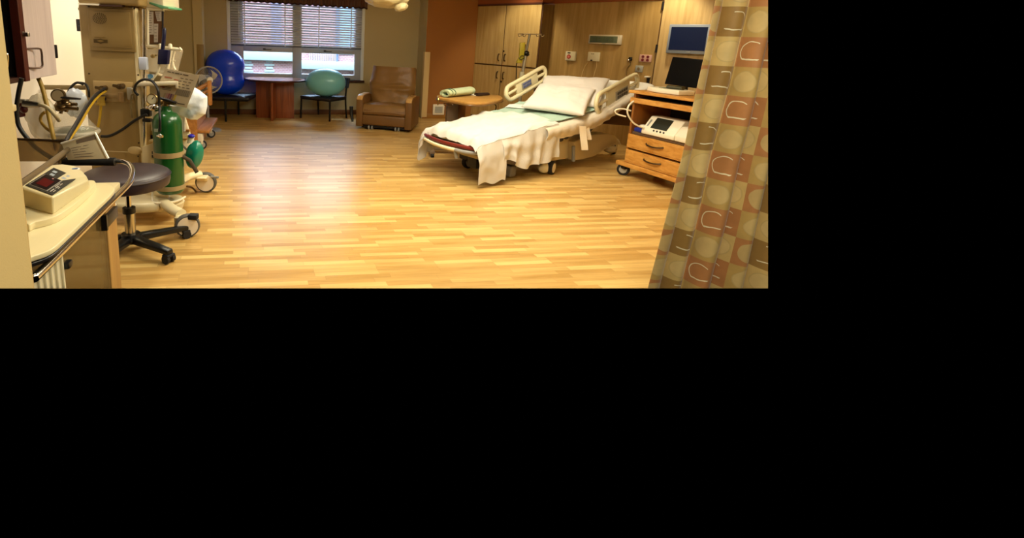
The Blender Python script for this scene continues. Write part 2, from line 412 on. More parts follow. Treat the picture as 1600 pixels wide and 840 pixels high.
# wardrobe cabinet: carcass, four doors
cab = thing('wardrobe_cabinet', 'tall oak wardrobe with four doors beside the rust orange wall', 'cabinet', tuple(fh.p(xR/2, 0.2, 0)))
xm, zmid = oncab(786, 78)[0], oncab(785, 102.5)[1]
zbt = 0.09
MB().box(fh, 0.0, xR, 0.022, D+0.02, 0.0, ztc).build('carcass', wood('oak_side', '#6c5226', '#836636', 0.45, 'Z', 0.7), cab, sm=False)
MB().box(fh, 0.0, xR, 0.012, 0.024, 0.0, ztc).build('reveal', mat('cabinet_reveal', '#4a2a10', 0.6), cab, sm=False)
gap = 0.013
for (p, q, z0, z1, hx, hz, nm) in ((0.004, xm-gap, zmid+gap, ztc-0.004, xm-0.075, None, 'u'), (xm+gap, xR-0.02, zmid+gap, ztc-0.004, xm+0.075, None, 'u'),
                                (0.004, xm-gap, zbt, zmid-gap, xm-0.075, None, 'l'), (xm+gap, xR-0.02, zbt, zmid-gap, xm+0.075, None, 'l')):
    d = MB().box(fh, p, q, -0.008, 0.012, z0, z1, 0.002).build('door', OAK, cab, sm=False)
    zc_ = z0+0.14 if nm == 'u' else z1-0.17
    MB().curve([fh.p(hx, -0.008, zc_-0.06), fh.p(hx, -0.035, zc_-0.055), fh.p(hx, -0.045, zc_), fh.p(hx, -0.035, zc_+0.055), fh.p(hx, -0.008, zc_+0.06)], 0.011, 8, 5).build('handle', BROWNM, d)
    if hx > xm:
        zl = z0+0.26 if nm == 'u' else z1-0.29
        MB().cyl(fh.p(xm+0.03, -0.014, zl), fh.p(xm+0.03, -0.006, zl), 0.016, seg=12).build('lock', DARKM, d)
# right wall behind the curtain, left walls, ceiling
pe = fh.p(xEnd, D, 0); pn = pz(1070, 438)
wallbox('wall_right', (pn.x, pn.y), (pe.x, pe.y), 0.1, 0, CEIL, P_CREAM, -1)
wallbox('wall_left', (-2.84, 2.3), (-2.84, 5.25), 0.10, 0, CEIL, P_WHITE, 1)
wallbox('wall_far_left', (-3.95, 5.2), (lw.x-1.05, lw.y+0.1), 0.10, 0, CEIL, P_TAUPE, 1)
wallbox('wall_left_return', (-3.95, 5.252), (-2.84, 5.252), 0.10, 0, CEIL, P_TAUPE, 1)
o = MB().box(W, -4.3, 5.4, 1.3, 11.4, CEIL, CEIL+0.08).build('ceiling', P_CEIL, sm=False); struct(o)

# ---- outside: brick building across the street
def brick_mat():
    m = bpy.data.materials.new('pink_brick'); m.use_nodes = True; nt = m.node_tree; b = nt.nodes['Principled BSDF']
    tc = nt.nodes.new('ShaderNodeTexCoord'); mp = nt.nodes.new('ShaderNodeMapping'); mp.inputs['Rotation'].default_value = (math.radians(90), 0, 0)
    br = nt.nodes.new('ShaderNodeTexBrick'); br.inputs['Color1'].default_value = rgb('#c08f92'); br.inputs['Color2'].default_value = rgb('#a97880'); br.inputs['Mortar'].default_value = rgb('#cdbfc4')
    br.inputs['Scale'].default_value = 4.5; br.inputs['Mortar Size'].default_value = 0.03
    nt.links.new(tc.outputs['Object'], mp.inputs[0]); nt.links.new(mp.outputs[0], br.inputs['Vector']); nt.links.new(br.outputs[0], b.inputs['Base Color']); b.inputs['Roughness'].default_value = 0.85
    return m
bdY = 17.0
bld = thing('brick_building', 'pink brick building with pale stone bands outside the window', 'building', (-2.5, bdY, -3))
fb = Fr((-3.5, bdY, 0), V((0.985, 0.17, 0)), V((-0.17, 0.985, 0)))
MB().box(fb, -6, 9, 0, 0.3, -3, 5).build('facade', brick_mat(), bld, sm=False)
STONE = mat('pale_stone', '#b9d2d4', 0.8)
def onb(x, y):
    p = onw(x, y, fb.o, fb.ex); return (p-fb.o).dot(fb.ex), p.z
zb1 = onb(420, 92)[1]; zb2 = onb(510, 101)[1]
mb = MB(); mb.box(fb, -6, onb(462, 90)[0], -0.15, 0, zb1-0.05, zb1+0.32, 0.02); mb.box(fb, onb(462, 90)[0], 9, -0.2, 0, zb2-0.16, zb2+0.12, 0.02)
z3 = onb(400, 116)[1]; mb.box(fb, -6, onb(424, 90)[0], -0.12, 0, z3-0.3, z3, 0.02)
mb.build('stone_band', STONE, bld)
for (xp, z0, z1) in ((421, onb(421, 117)[1], zb1+0.3), (388, onb(388, 117)[1], zb1+0.3)):
    x = onb(xp, 100)[0]; mb = MB(); k = 0; zz = z0
    while zz < z1:
        w_ = 0.16 if k % 2 else 0.11; mb.box(fb, x-w_, x+w_, -0.04, 0.05, zz, zz+0.07, 0.005); zz += 0.10; k += 1
    mb.build('quoin', STONE, bld)
mb = MB(); xq0, xq1 = onb(484, 90)[0], onb(524, 95)[0]; zq = zb2+0.12
n = 16
for i in range(n): x = xq0+(xq1-xq0)*i/(n-1); mb.box(fb, x-0.012, x+0.012, -0.16, -0.13, zq, zq+0.36)
mb.box(fb, xq0-0.05, xq1+0.05, -0.165, -0.125, zq+0.34, zq+0.38); mb.build('railing', mat('white_railing', '#e4e6ee', 0.6), bld)
x = onb(526, 90)[0]; MB().box(fb, x-0.05, x+0.05, -0.1, 0, zq, 5).build('downpipe', mat('blue_grey_pipe', '#6f86a8', 0.6), bld)
x0, x1 = onb(530, 90)[0], onb(552, 90)[0]; MB().box(fb, x0, x1, -0.03, 0.02, zq+0.25, zq+2.5).build('window', mat('sky_glass', '#9fc4d8', 0.2), bld)
x0, x1 = onb(424, 85)[0], onb(440, 85)[0]; MB().box(fb, x0, x1, -0.03, 0.02, zb1+0.4, zb1+2.2).build('window', mat('mauve_window', '#8c88a8', 0.4), bld)
# ================================================================== WINDOW ALCOVE FURNITURE
CHERRY = wood('cherry_laminate', '#74381a', '#a4572c', 0.35, 'Z', 0.8)
CHERRYT = wood('cherry_top', '#7d4428', '#9c5c3c', 0.22, 'X', 0.6)
# ---- round table
tc_ = pz(430, 184); Yt = tc_.y
zt = at(430, 123, Yt).z
tx0, tx1 = at(383.5, 123, Yt).x, at(476, 125, Yt).x
tcx, tr = (tx0+tx1)/2, (tx1-tx0)/2
tb = thing('round_table', 'round cherry wood table on a crossed panel base under the window', 'table', (tcx, Yt, 0))
tr_y = 0.44
MB().lathe([(0, zt-0.035), (0.985, zt-0.035), (1.0, zt-0.026), (1.0, zt-0.008), (0.985, zt), (0, zt)], (tcx, Yt, 0), 64, tr, tr_y).build('tabletop', CHERRYT, tb)
MB().lathe([(1.0, zt-0.034), (1.006, zt-0.030), (1.006, zt-0.006), (1.0, zt-0.004)], (tcx, Yt, 0), 64, tr, tr_y).build('edge_band', mat('dark_edge', '#3c1a10', 0.3), tb)
ft = Fr((tcx, Yt, 0), V((1, 0.12, 0)).normalized(), V((-0.12, 1, 0)).normalized())
pw = (at(458, 160, Yt).x-at(400, 160, Yt).x)/2
MB().box(ft, -pw, pw, -0.02, 0.02, 0, zt-0.036, 0.004).build('base_panel', CHERRY, tb)
MB().box(Fr((tcx, Yt, 0), V((0.05, -1, 0)), V((1, 0.05, 0))), -0.36, 0.36, -0.02, 0.02, 0, zt-0.036, 0.004).build('base_panel', CHERRY, tb)

# ---- side chairs (black frame, curved back)
CHF = mat('black_chair_frame', '#0e0d10', 0.35, 0.3)
CHS = mat('charcoal_vinyl', '#23222a', 0.45)
def chair(o, ex, ey, w, d, zs, zb, label, feet=None):
    """ex to the sitter's side, ey towards the back"""
    fr = Fr(o, ex, ey)
    t = thing('side_chair', label, 'chair', tuple(o), 'black side chairs beside the round table')
    MB().box(fr, -w/2, w/2, -d/2, d/2, zs-0.05, zs, 0.022, 3).build('seat', CHS, t)
    for sx in (() if feet else (-1, 1)):
        MB().cyl(fr.p(sx*(w/2-0.015), -d/2+0.02, 0), fr.p(sx*(w/2-0.02), -d/2+0.03, zs-0.03), 0.019, seg=10).build('leg', CHF, t)
        MB().curve([fr.p(sx*(w/2-0.015), d/2+0.02, 0), fr.p(sx*(w/2-0.02), d/2-0.02, zs-0.03), fr.p(sx*(w/2-0.02), d/2+0.04, zb)], 0.018, 10, 6).build('leg', CHF, t)
    for q in feet or (): MB().cyl(V((q.x, q.y, 0)), V((q.x, q.y, zs-0.03)), 0.019, seg=10).build('leg', CHF, t)
    mb = MB()
    for sy in (-1, 1): mb.cyl(fr.p(-w/2+0.02, sy*(d/2-0.03), zs-0.06), fr.p(w/2-0.02, sy*(d/2-0.03), zs-0.06), 0.011, seg=8)
    for sx in (-1, 1): mb.cyl(fr.p(sx*(w/2-0.02), -d/2+0.03, zs-0.06), fr.p(sx*(w/2-0.02), d/2-0.03, zs-0.06), 0.011, seg=8)
    mb.build('seat_rail', CHF, t)
    b = MB().grid(lambda u, v: fr.p((u-0.5)*w*0.96, d/2+0.035+0.05*(1-(2*u-1)**2)+0.05*v, zs+(zb-zs)*(0.45+0.55*v)), 16, 6, 0.025)
    b.build('backrest', CHS, t)
    return fr
# right chair: legs at px (468,185),(515,190),(541,184)
A_, B_, C_ = pz(468, 184), pz(515, 190), pz(541.5, 184.5)
zs2 = at(500, 150.5, (A_.y+B_.y+C_.y)/3).z
ex2 = (B_-A_); ey2 = (C_-B_); w2, d2 = ex2.length, ey2.length
o2 = (A_+C_)/2
ch2 = chair(o2, ex2.normalized(), ey2.normalized(), w2, d2, zs2, zs2+0.34, 'black side chair right of the round table holding the teal ball')
# left chair: legs at (353,190),(373,178)
A1 = pz(353, 190); D1 = pz(373, 179); 
yc1 = (A1.y+D1.y)/2
zs1 = at(372, 148, yc1).z
sx0, sx1 = at(328, 147, yc1).x, at(396, 147, yc1).x
o1 = V(((sx0+sx1)/2, yc1, 0))
ch1 = chair(o1, V((0.05, -1, 0)).normalized(), V((-1, -0.05, 0)).normalized(), 0.80, sx1-sx0, zs1, zs1+0.34, 'black side chair left of the round table under the blue peanut ball', [A1, D1, V((sx0+0.06, A1.y+0.05, 0)), V((sx0+0.06, D1.y, 0))])
# ---- balls
def rz(v): return v
Yb = o1.y-0.1
c = at(352.3, 112, Yb); sc = FPX/((c-EYE).dot(FW))
zbot = zs1+0.002; ztop = at(353, 77, Yb).z
rx = 29.6/sc; hz = (ztop-zbot)
prof = []
n = 40
for i in range(n+1):
    t = i/n; z = zbot+hz*t
    a1 = math.sqrt(max(0, 1-((t-0.30)/0.30)**2)) if t < 0.60 else 0
    a2 = math.sqrt(max(0, 1-((t-0.655)/0.345)**2)) if t > 0.31 else 0
    waist = 0.86 if 0.33 < t < 0.6 else 0
    r = max(a1*0.97, a2)
    if 0.30 < t < 0.655:
        k = (t-0.30)/0.355; r = 0.97*(1-k)+1.0*k-0.085*math.sin(math.pi*k)**2
    prof.append((max(r, 0.002), z))
pb = MB().lathe(prof, (c.x, Yb, 0), 48, rx, rx*0.8).build('peanut_ball', mat('glossy_blue_vinyl', '#0040f2', 0.26, coat=0.3))
tag(pb, 'large glossy blue peanut-shaped exercise ball standing on the chair left of the table', 'exercise ball')
Y2 = o2.y-0.05
Y2 -= 0.08
c = at(509, 128, Y2); sc = FPX/((c-EYE).dot(FW)); rxx = 31.4/sc; rzz = (at(509, 106.5, Y2).z-zs2)/2
eb = MB().ell(Fr((c.x, Y2, zs2+rzz+0.002)), rxx, rxx*0.75, rzz, 48, 28).build('exercise_ball', mat('teal_vinyl', '#76c2d2', 0.32, coat=0.15))
tag(eb, 'teal egg-shaped exercise ball resting on the chair right of the round table', 'exercise ball')
# ---- recliner
LEA = mat('tan_leather', '#7f5c2d', 0.45, bump=0.25, bscale=35, var=0.10, vscale=5)
LEAD = mat('brown_leather', '#6d4a22', 0.45, bump=0.2, bscale=40, var=0.10, vscale=5)
r0, r1 = pz(556, 201), pz(642, 208)
er = (r1-r0); wr2 = er.length; er.normalize(); nr = V((-er.y, er.x, 0)); rb = (r0+r1)/2
fr = Fr(rb, er, nr); hw2 = wr2/2
def rz_(px, py, off=0.0): p = onw(px, py, rb+nr*off, er); return p.z
zseat = rz_(600, 166, 0.02); zarm = rz_(560, 148, 0.1); zfoot = rz_(600, 181, 0); zbk = rz_(600, 200, 0); zback = rz_(608, 104, 0.62)
rc = thing('recliner_chair', 'tan leather recliner armchair between the window and the rust wall', 'armchair', tuple(rb))
MB().box(fr, -hw2+0.10, hw2-0.10, 0.0, 0.12, zbk+0.03, zfoot, 0.03, 3).build('footrest', LEAD, rc)
MB().grid(lambda u, v: fr.p((u-0.5)*2*(hw2-0.105), -0.03+0.72*v+0.02*math.cos(v*3), zfoot+0.01+(zseat-zfoot)*math.sin(min(1, (v*9+0.05))*math.pi/2)**0.6+0.015*math.sin(u*math.pi)), 24, 36, 0.05).build('seat_cushion', LEA, rc)
MB().box(fr, -hw2+0.11, hw2-0.11, -0.005, 0.68, zfoot+0.0, zfoot+0.10, 0.03, 3).build('seat_front', LEAD, rc)
def bk(u, v):
    x = (u-0.5)*2
    wv = (hw2-0.13)+0.035*(1-abs(2*v-1))+ (0.035 if v > 0.55 else 0.035*v/0.55)
    dip = 0.02*nz((x*2.2, v*6, 1))+0.03*math.exp(-((v-0.50)/0.05)**2)*(1-x*x)-0.03*math.exp(-((v-0.42)/0.06)**2)*(1-x*x)
    return fr.p(x*wv, 0.42+0.22*v+dip+0.10*abs(x)**6-0.02, zseat-0.02+(zback-zseat+0.02)*v)
MB().grid(bk, 40, 40, 0.10).build('backrest', LEA, rc)
MB().hexa([fr.p(-hw2+0.10, 0.60, zfoot), fr.p(hw2-0.10, 0.60, zfoot), fr.p(hw2-0.10, 0.85, zfoot), fr.p(-hw2+0.10, 0.85, zfoot),
           fr.p(-hw2+0.08, 0.735, zback-0.01), fr.p(hw2-0.08, 0.735, zback-0.01), fr.p(hw2-0.10, 0.85, zback-0.02), fr.p(-hw2+0.10, 0.85, zback-0.02)], 0.03, 3).build('back_shell', LEAD, rc)
AW = wood('arm_cap_maple', '#b98e50', '#d3aa6c', 0.35, 'Y', 1.0)
for s in (-1, 1):
    x0, x1 = (-hw2, -hw2+0.115) if s < 0 else (hw2-0.115, hw2)
    a = MB().prism([fr.p(x0, -0.02, zbk), fr.p(x0, -0.02, zarm-0.05), fr.p(x0, 0.03, zarm-0.012), fr.p(x0, 0.12, zarm), fr.p(x0, 0.45, zarm), fr.p(x0, 0.75, zarm-0.03), fr.p(x0, 0.75, zbk)], fr.ex*(x1-x0), 0.012, 2).build('arm', LEAD, rc)
    MB().prism([fr.p(x0+0.008, -0.03, zarm-0.055), fr.p(x0+0.008, 0.03, zarm+0.0), fr.p(x0+0.008, 0.14, zarm+0.015), fr.p(x0+0.008, 0.45, zarm+0.015), fr.p(x0+0.008, 0.45, zarm), fr.p(x0+0.008, 0.12, zarm-0.002), fr.p(x0+0.008, 0.03, zarm-0.02), fr.p(x0+0.008, -0.022, zarm-0.075)], fr.ex*(x1-x0-0.016), 0.006, 2).build('arm_cap', AW, a)
MB().box(fr, -hw2+0.08, hw2-0.05, 0.05, 0.80, 0.03, zbk+0.03, 0.01).build('base', DARKM, rc)
for x in (-hw2+0.25, hw2-0.25):
    for y in (0.06, 0.72):
        mb = MB(); mb.cyl(fr.p(x-0.04, y, 0.035), fr.p(x-0.015, y, 0.035), 0.035); mb.cyl(fr.p(x+0.015, y, 0.035), fr.p(x+0.04, y, 0.035), 0.035); mb.build('caster', GREYP, rc)
lv0 = at(549, 166, rb.y+0.25); MB().tube([lv0, at(549, 178, rb.y+0.25), at(551, 190, rb.y+0.22)], [0.035, 0.03, 0.02], 10, flat=0.5).build('release_lever', BLACK, rc)
# ---- outlet vent on the rust wall
vc = onw(685, 171, O0-wn*0.01, wd); fv = Fr((vc.x, vc.y, vc.z), wd, wn)
vt = thing('wall_vent', 'small white framed louvred grille low on the rust orange wall', 'vent', tuple(vc))
s_ = 77
MB().box(fv, -9.3/s_, 9.3/s_, -0.02, 0.012, -8.2/s_, 8.2/s_, 0.006).build('frame', WHITE, vt)
mb = MB()
for k in range(6):
    z = -0.062+k*0.0225; mb.box(fv, -6.3/s_, 6.3/s_, -0.028, -0.018, z, z+0.013, 0.003)
mb.build('louvres', mat('grey_louvre', '#9aa0a0', 0.5), vt)
# ---- wrapped exam lamp head hanging from the ceiling
Yl = 6.4
lc = at(604, -4, Yl); ls = FPX/((lc-EYE).dot(FW))
lp = thing('exam_lamp', 'ceiling exam lamp head wrapped in crinkled yellowish clear plastic', 'lamp', (lc.x, Yl, lc.z-0.1))
def lf(x, y, z):
    q = V((x, y, z)); k = 1+0.16*nz(q, 1.7, 3)+0.09*nz(q, 3.5, 1)+0.10*(0.5-abs(nz(q, 4.5, 2)))**2-0.05*abs(nz(q, 9, 2)); return (x*k, y*k, z*k+0.10*x*(1 if z < 0 else 0))
PLB = mat('crinkled_yellow_plastic', '#c9bb90', 0.28, bump=0.4, bscale=22, coat=0.4, var=0.15, vscale=6)
MB().ell(Fr(lc+V((0, 0, 0.01))), 37/ls, 0.30, 17/ls, 64, 32, lf).build('lamp_shade', PLB, lp)
hc = at(627, 11, Yl-0.22)
MB().ell(Fr(hc, V((0.94, 0, 0.34)), V((0, 1, 0)), V((-0.34, 0, 0.94))), 11/ls, 0.09, 6/ls, 32, 16, lf).build('wrapped_handle', PLB, lp)
MB().curve([lc+V((0.0, 0.1, 0.1)), lc+V((0.05, 0.15, 0.3)), V((lc.x+0.3, Yl+0.2, CEIL-0.1)), V((lc.x+0.3, Yl+0.2, CEIL))], 0.03, 12, 6).build('arm', WHITE, lp)

# ================================================================== BED SIDE
# ---- overbed table
OT = wood('overbed_oak', '#a8793a', '#c2934f', 0.35, 'X', 0.7)
zot = 0.80
pts = [pz(683, 150, zot), pz(693, 146.5, zot), pz(738, 146.8, zot), pz(774, 148, zot), pz(784, 151, zot), pz(783, 155, zot), pz(760, 159.5, zot), pz(735, 160, zot), pz(714, 157, zot), pz(688, 152.6, zot)]
ot = thing('overbed_table', 'oak topped overbed table on a single column behind the bed foot', 'table', tuple(pz(735, 165, 0)+V((0, -1.2, 0))))
MB().prism(smooth(pts, 4, True), (0, 0, -0.035), 0.008, 2).build('tabletop', OT, ot)
cxy = sum((p for p in pts), V())/len(pts)
lip = [cxy+(p-cxy)*1.01+V((0, 0, -0.037)) for p in smooth(pts, 4, True)]
MB().tube(lip, 0.012, 8, True).build('edge_rim', mat('rim_brown', '#6b4a22', 0.35), ot)
Yo = cxy.y
col = at(712, 172, Yo)
MB().box(Fr((col.x, Yo, 0)), -0.13, 0.02, -0.10, 0.08, 0.42, zot-0.045, 0.01).build('lift_housing', mat('housing_taupe', '#75604a', 0.4), ot)
MB().box(Fr((col.x, Yo, 0)), 0.02, 0.13, -0.05, 0.06, 0.08, zot-0.045, 0.01).build('column', mat('column_bronze', '#8a5a26', 0.35, 0.3), ot)
h0, h1 = at(695, 161, Yo-0.14), at(706, 165.5, Yo-0.14)
MB().curve([h0, V((h1.x, h0.y, h0.z-0.005)), h1, V((h0.x, h1.y, h1.z+0.005))], 0.007, 8, 4, True).build('height_handle', CHROME, ot)
mb = MB(); mb.box(Fr((col.x, Yo, 0)), -0.35, 0.55, -0.06, 0.06, 0.05, 0.10, 0.02); mb.box(Fr((col.x, Yo, 0)), -0.35, -0.28, -0.30, 0.30, 0.05, 0.09, 0.01); mb.box(Fr((col.x, Yo, 0)), 0.5, 0.57, -0.30, 0.30, 0.05, 0.09, 0.01); mb.build('base', mat('housing_taupe', '#75604a'), ot)
for (x, y) in ((-0.31, -0.28), (-0.31, 0.28), (0.53, -0.28), (0.53, 0.28)): MB().cyl(V((col.x+x-0.02, Yo+y, 0.028)), V((col.x+x+0.02, Yo+y, 0.028)), 0.028).build('caster', RUBBER, ot)
mb = MB(); mb.curve([at(724, 162, Yo-0.1), at(745, 164, Yo-0.1), at(768, 162, Yo-0.05), at(782, 158, Yo)], 0.012, 8, 5); mb.curve([at(768, 160, Yo), at(775, 165, Yo), at(774, 172, Yo)], 0.008, 8, 5); mb.build('underside_rail', BROWNM, ot)
cd = MB().curve([pz(683.5, 150.5, zot)+V((0, 0, 0.01)), at(685, 154, Yo-0.25), at(684, 164, Yo-0.2)], 0.008, 6, 5).build('hook', mat('hook_brass', '#b59a5a', 0.3, 0.8), ot)
# rolled green towel, paper, remote
tw = thing('rolled_towel', 'pale green towel rolled up on the overbed table', 'towel', tuple(pz(713, 152, zot)))
a_, b_ = pz(695, 152.3, zot)+V((0, 0, 0.055)), pz(734, 148.2, zot)+V((0, 0, 0.062))
def roll(u, v):
    ax = (b_-a_).normalized(); s = ax.cross(V((0, 0, 1))).normalized(); th = v*2*math.pi*2.6; rr = 0.028+0.03*v+0.004*nz((u*6, th*0.7, 0)); k = 1+0.18*u
    return a_.lerp(b_, u)+s*(math.cos(th)*rr*1.5*k)+V((0, 0, 1))*(math.sin(th)*rr*k*0.92)
MB().grid(roll, 24, 90, 0.006).build('cloth', mat('pale_green_terry', '#c3cfa6', 0.9, bump=0.5, bscale=120, var=0.15, vscale=9), tw)
for k in (0.12, 0.22):
    MB().tube([roll(k, 0.62+0.38*i/24)*1+V((0, 0, 0.004)) for i in range(25)], 0.006, 6).build('stripe', mat('dark_green_stripe', '#4d6a50', 0.9), tw)
rmt = MB().tube([pz(744, 150, zot)+V((0, 0, 0.017)), pz(762, 148.7, zot)+V((0, 0, 0.017))], [0.03, 0.025], 12, flat=1.4).build('remote_control', mat('remote_dark', '#2a1a18', 0.4)); tag(rmt, 'dark remote control lying on the overbed table beside the rolled towel', 'remote')
pp = [pz(733, 148.5, zot), pz(744, 147.2, zot), pz(752, 148.2, zot), pz(742, 150.2, zot)]
ppo = MB().prism([p+V((0, 0, 0.004)) for p in pp], (0, 0, 0.01), 0.002).build('folded_paper', mat('paper_white', '#e9e2d0', 0.8)); tag(ppo, 'folded white paper between the rolled towel and the remote', 'paper')

# ================================================================== BED
La, Ra = V((0.53, 6.0, 0)), V((1.05, 5.28, 0)); ba = V((0.839, 0.545, 0))
LL, RL = 2.45, 3.25
def zp(u):
    ks = [(-0.1, .455), (0, .47), (.1, .52), (.3, .60), (.5, .665), (.6, .73), (.66, .80), (.8, .93), (1.0, 1.10), (1.2, 1.27)]
    for (a, b), (c, d) in zip(ks, ks[1:]):
        if u <= c: return b+(d-b)*(u-a)/(c-a)
    return 1.27
def S(u, v, dz=0.0):
    p = (La+ba*(LL*u)).lerp(Ra+ba*(RL*u), v); p = V(p); p.z = zp(u)+dz; return p
SHEET = mat('white_bed_sheet', '#d9d5cd', 0.85, bump=0.25, bscale=45, var=0.03)
BLK = mat('white_thermal_blanket', '#d6d1c8', 0.95, bump=0.6, bscale=160, var=0.05, vscale=8)
bed = thing('hospital_bed', 'adjustable hospital bed with raised backrest and white linen', 'bed', tuple(S(0.5, 0.5)-V((0, 0, zp(0.5)))))
# mattress
def matt(u, v):
    # v runs round the cross-section: 0..1
    n = 4.0; th = 2*math.pi*v
    c_, s_ = math.cos(th), math.sin(th)
    x = math.copysign(abs(c_)**(2/n), c_); z = math.copysign(abs(s_)**(2/n), s_)
    uu = 0.005+u*0.99; w = 0.015*nz((uu*14, v*5, 2))*(1 if abs(c_) > 0.5 else 0.4)
    return S(uu, 0.5+0.49*x, -0.075+0.075*z)+V((x*w, -x*w, w*0.5))
mt = MB().grid(matt, 70, 64)
for k in (0.005, 0.995):
    mt.add([S(k, 0.5+0.49*math.copysign(abs(math.cos(2*math.pi*i/32))**.5, math.cos(2*math.pi*i/32)), -0.075+0.075*math.copysign(abs(math.sin(2*math.pi*i/32))**.5, math.sin(2*math.pi*i/32))) for i in range(32)], [tuple(range(32))])
mt = mt.build('mattress', SHEET, bed, ang=1.2)
# side skirt of the fitted sheet (bulging, gathered)
def skirt(u, v):
    uu = 0.30+0.50*u; g = 0.02*math.sin(u*70)*v+0.02*nz((u*9, v*3, 5))
    out = 0.035+0.045*math.sin(math.pi*min(1, v*1.1))+g*0.5
    out = out-0.12*max(0, 1-v*6)
    p = S(uu, 1.0, 0.012-0.19*v+0.06*max(0, u-0.75)*4*v); n = V((0.545, -0.839, 0)); return p+n*(out)
MB().grid(skirt, 60, 12, 0.006).build('fitted_sheet_side', mat('sheet_side', '#d6cbb8', 0.9, bump=0.4, bscale=50), bed, ang=1.5)
# green pad across the middle
PAD = mat('pale_green_pad', '#a3bbab', 0.9, bump=0.3, bscale=60, var=0.05)
def pad(u, v):
    uu = 0.345+0.28*u+0.02*(v-0.5); w = 0.008*nz((uu*10, v*7, 1))+0.008*abs(math.sin(uu*34+v*2)); return S(uu, 0.03+0.95*v, 0.024+w)
pdm = MB().grid(pad, 40, 40, 0.006).build('bed_pad', PAD); tag(pdm, 'pale green absorbent pad laid across the middle of the bed', 'bed pad')
def sh2(u, v):
    uu = 0.50+0.055*u+0.01*math.sin(v*5); return S(uu, 0.05+0.95*v, 0.048+0.012*math.sin(math.pi*u)+0.006*nz((u*3, v*8, 4)))
sf = MB().grid(sh2, 10, 40, 0.006).build('folded_sheet', mat('folded_white', '#d8d5ce', 0.9)); tag(sf, 'folded white sheet strip across the green bed pad', 'sheet')
# blanket with drapes
bk_ = thing('white_blanket', 'rumpled white blanket over the bed foot hanging down the side', 'blanket', tuple(S(0.2, 0.5)))
def blt(u, v):
    uu = -0.035+0.40*u+0.02*math.sin(v*3.0); vv = -0.03+1.06*v
    if u < 0.12: vv = -0.03+1.06*v
    cr = 0.022*nz((uu*9+vv*3, vv*6, 0))+0.030*(0.5-abs(nz((uu*14+vv*5, vv*4-uu*6, 3))))**3*4+0.016*max(0, math.sin(vv*9+uu*22+2*nz((uu*5, vv*3, 8))))**3
    dz = 0.02+max(0, cr)+0.004
    ed = max(0, (abs(vv-0.5)-0.46)/0.07); foot = max(0, (0.04-u)/0.04)
    bulge = 0.025*math.sin(math.pi*min(1, max(0, v)))
    sag = -0.075*foot
    return S(uu, vv, dz-0.03*min(1, ed)**2+bulge+sag)
MB().grid(blt, 60, 60, 0.008).build('top', BLK, bk_, ang=1.5)
edge_n = V((0.545, -0.839, 0))
def drape(u0, u1, hem, amp, ph, out0=0.05):
    def f(u, v):
        uu = u0+(u1-u0)*u; top = blt((uu+0.035)/0.40, 1.0); hz_ = hem(u)
        z = top.z+(hz_-top.z)*v
        k = min(1, v*2.2)
        o = out0*math.sin(k*math.pi/2)+amp*math.sin(u*ph+v*2)*v+0.015*nz((u*5, v*4, u0*9))
        return V((top.x, top.y, 0))+edge_n*(o)+V((0, 0, z))+ba*(0.03*v*math.sin(u*ph*0.5))
    return f
def hem_end(u): return 0.05+0.02*math.sin(u*9)
MB().grid(drape(-0.03, 0.092, hem_end, 0.012, 6), 14, 30, 0.006).build('corner_drape', BLK, bk_, ang=1.5)
def hem_mid(u): return 0.22-0.05*math.exp(-((u-0.72)/0.14)**2)+0.05*math.exp(-((u-0.12)/0.12)**2)-0.07*math.exp(-((u-0.42)/0.14)**2)+0.10*max(0, u-0.86)*6*0.2
MB().grid(drape(0.080, 0.365, hem_mid, 0.03, 30, 0.035), 70, 30, 0.006).build('side_drape', BLK, bk_, ang=1.5)
def foot_l(u, v):
    p0 = blt(0.0+0.35*u, 0.0); q = V((0.53, 6.0, 0)); 
    z = p0.z+(0.09+0.26*abs(u-0.15)-p0.z)*v
    return V((p0.x, p0.y, 0))+V((-0.839, 0.2, 0))*0.04*math.sin(min(1, v*2)*math.pi/2)+V((0.02*math.sin(u*16+v*3)*v, 0, z))
MB().grid(foot_l, 20, 24, 0.006).build('corner_drape', BLK, bk_, ang=1.5)
def foot_f(u, v):
    p0 = blt(0.0, 0.02+0.12*u); z = p0.z+(0.24+0.25*u-p0.z)*v
    return V((p0.x, p0.y, 0))+V((-0.6, -0.6, 0))*0.03*math.sin(min(1, v*2)*math.pi/2)+V((0.01*math.sin(u*12+v*4)*v, 0, z))
MB().grid(foot_f, 12, 20, 0.006).build('foot_drape', BLK, bk_, ang=1.5)
# foot rails
fa, fb_ = S(0, 0.0), S(0, 1.0)
RED = mat('dark_red_rail', '#6e1f14', 0.35)
fo = V((-0.839, -0.545, 0))
def fp(v, out, z): p = fa.lerp(fb_, v); return V((p.x, p.y, z))+fo*(out+0.10*math.sin(math.pi*v))
MB().curve([fp(0.02, 0.02, .43), fp(0.06, 0.05, .43), fp(0.5, 0.05, .425), fp(0.93, 0.05, .42), fp(1.0, 0.02, .42)], 0.022, 10, 6).build('foot_rail', RED, bed)
MB().curve([fp(0.10, 0.085, .395), fp(0.35, 0.09, .39), fp(0.6, 0.09, .385), fp(0.76, 0.08, .38)], 0.019, 10, 6).build('push_handle', IVORY, bed)
MB().curve([fp(0.0, 0.02, .40), fp(0.05, 0.07, .395), fp(0.12, 0.08, .395)], 0.021, 10, 5).build('handle_end', GREYP, bed)
mb = MB(); mb.curve([fp(0.74, 0.08, .38), fp(0.86, 0.08, .375), fp(0.97, 0.05, .375), fp(1.03, 0.0, .38)], 0.021, 10, 5); mb.cyl(fp(0.72, 0.07, .38), fp(0.73, 0.04, .28), 0.018); mb.build('handle_end', GREYP, bed)
bf = Fr(fa, (fb_-fa), ba)
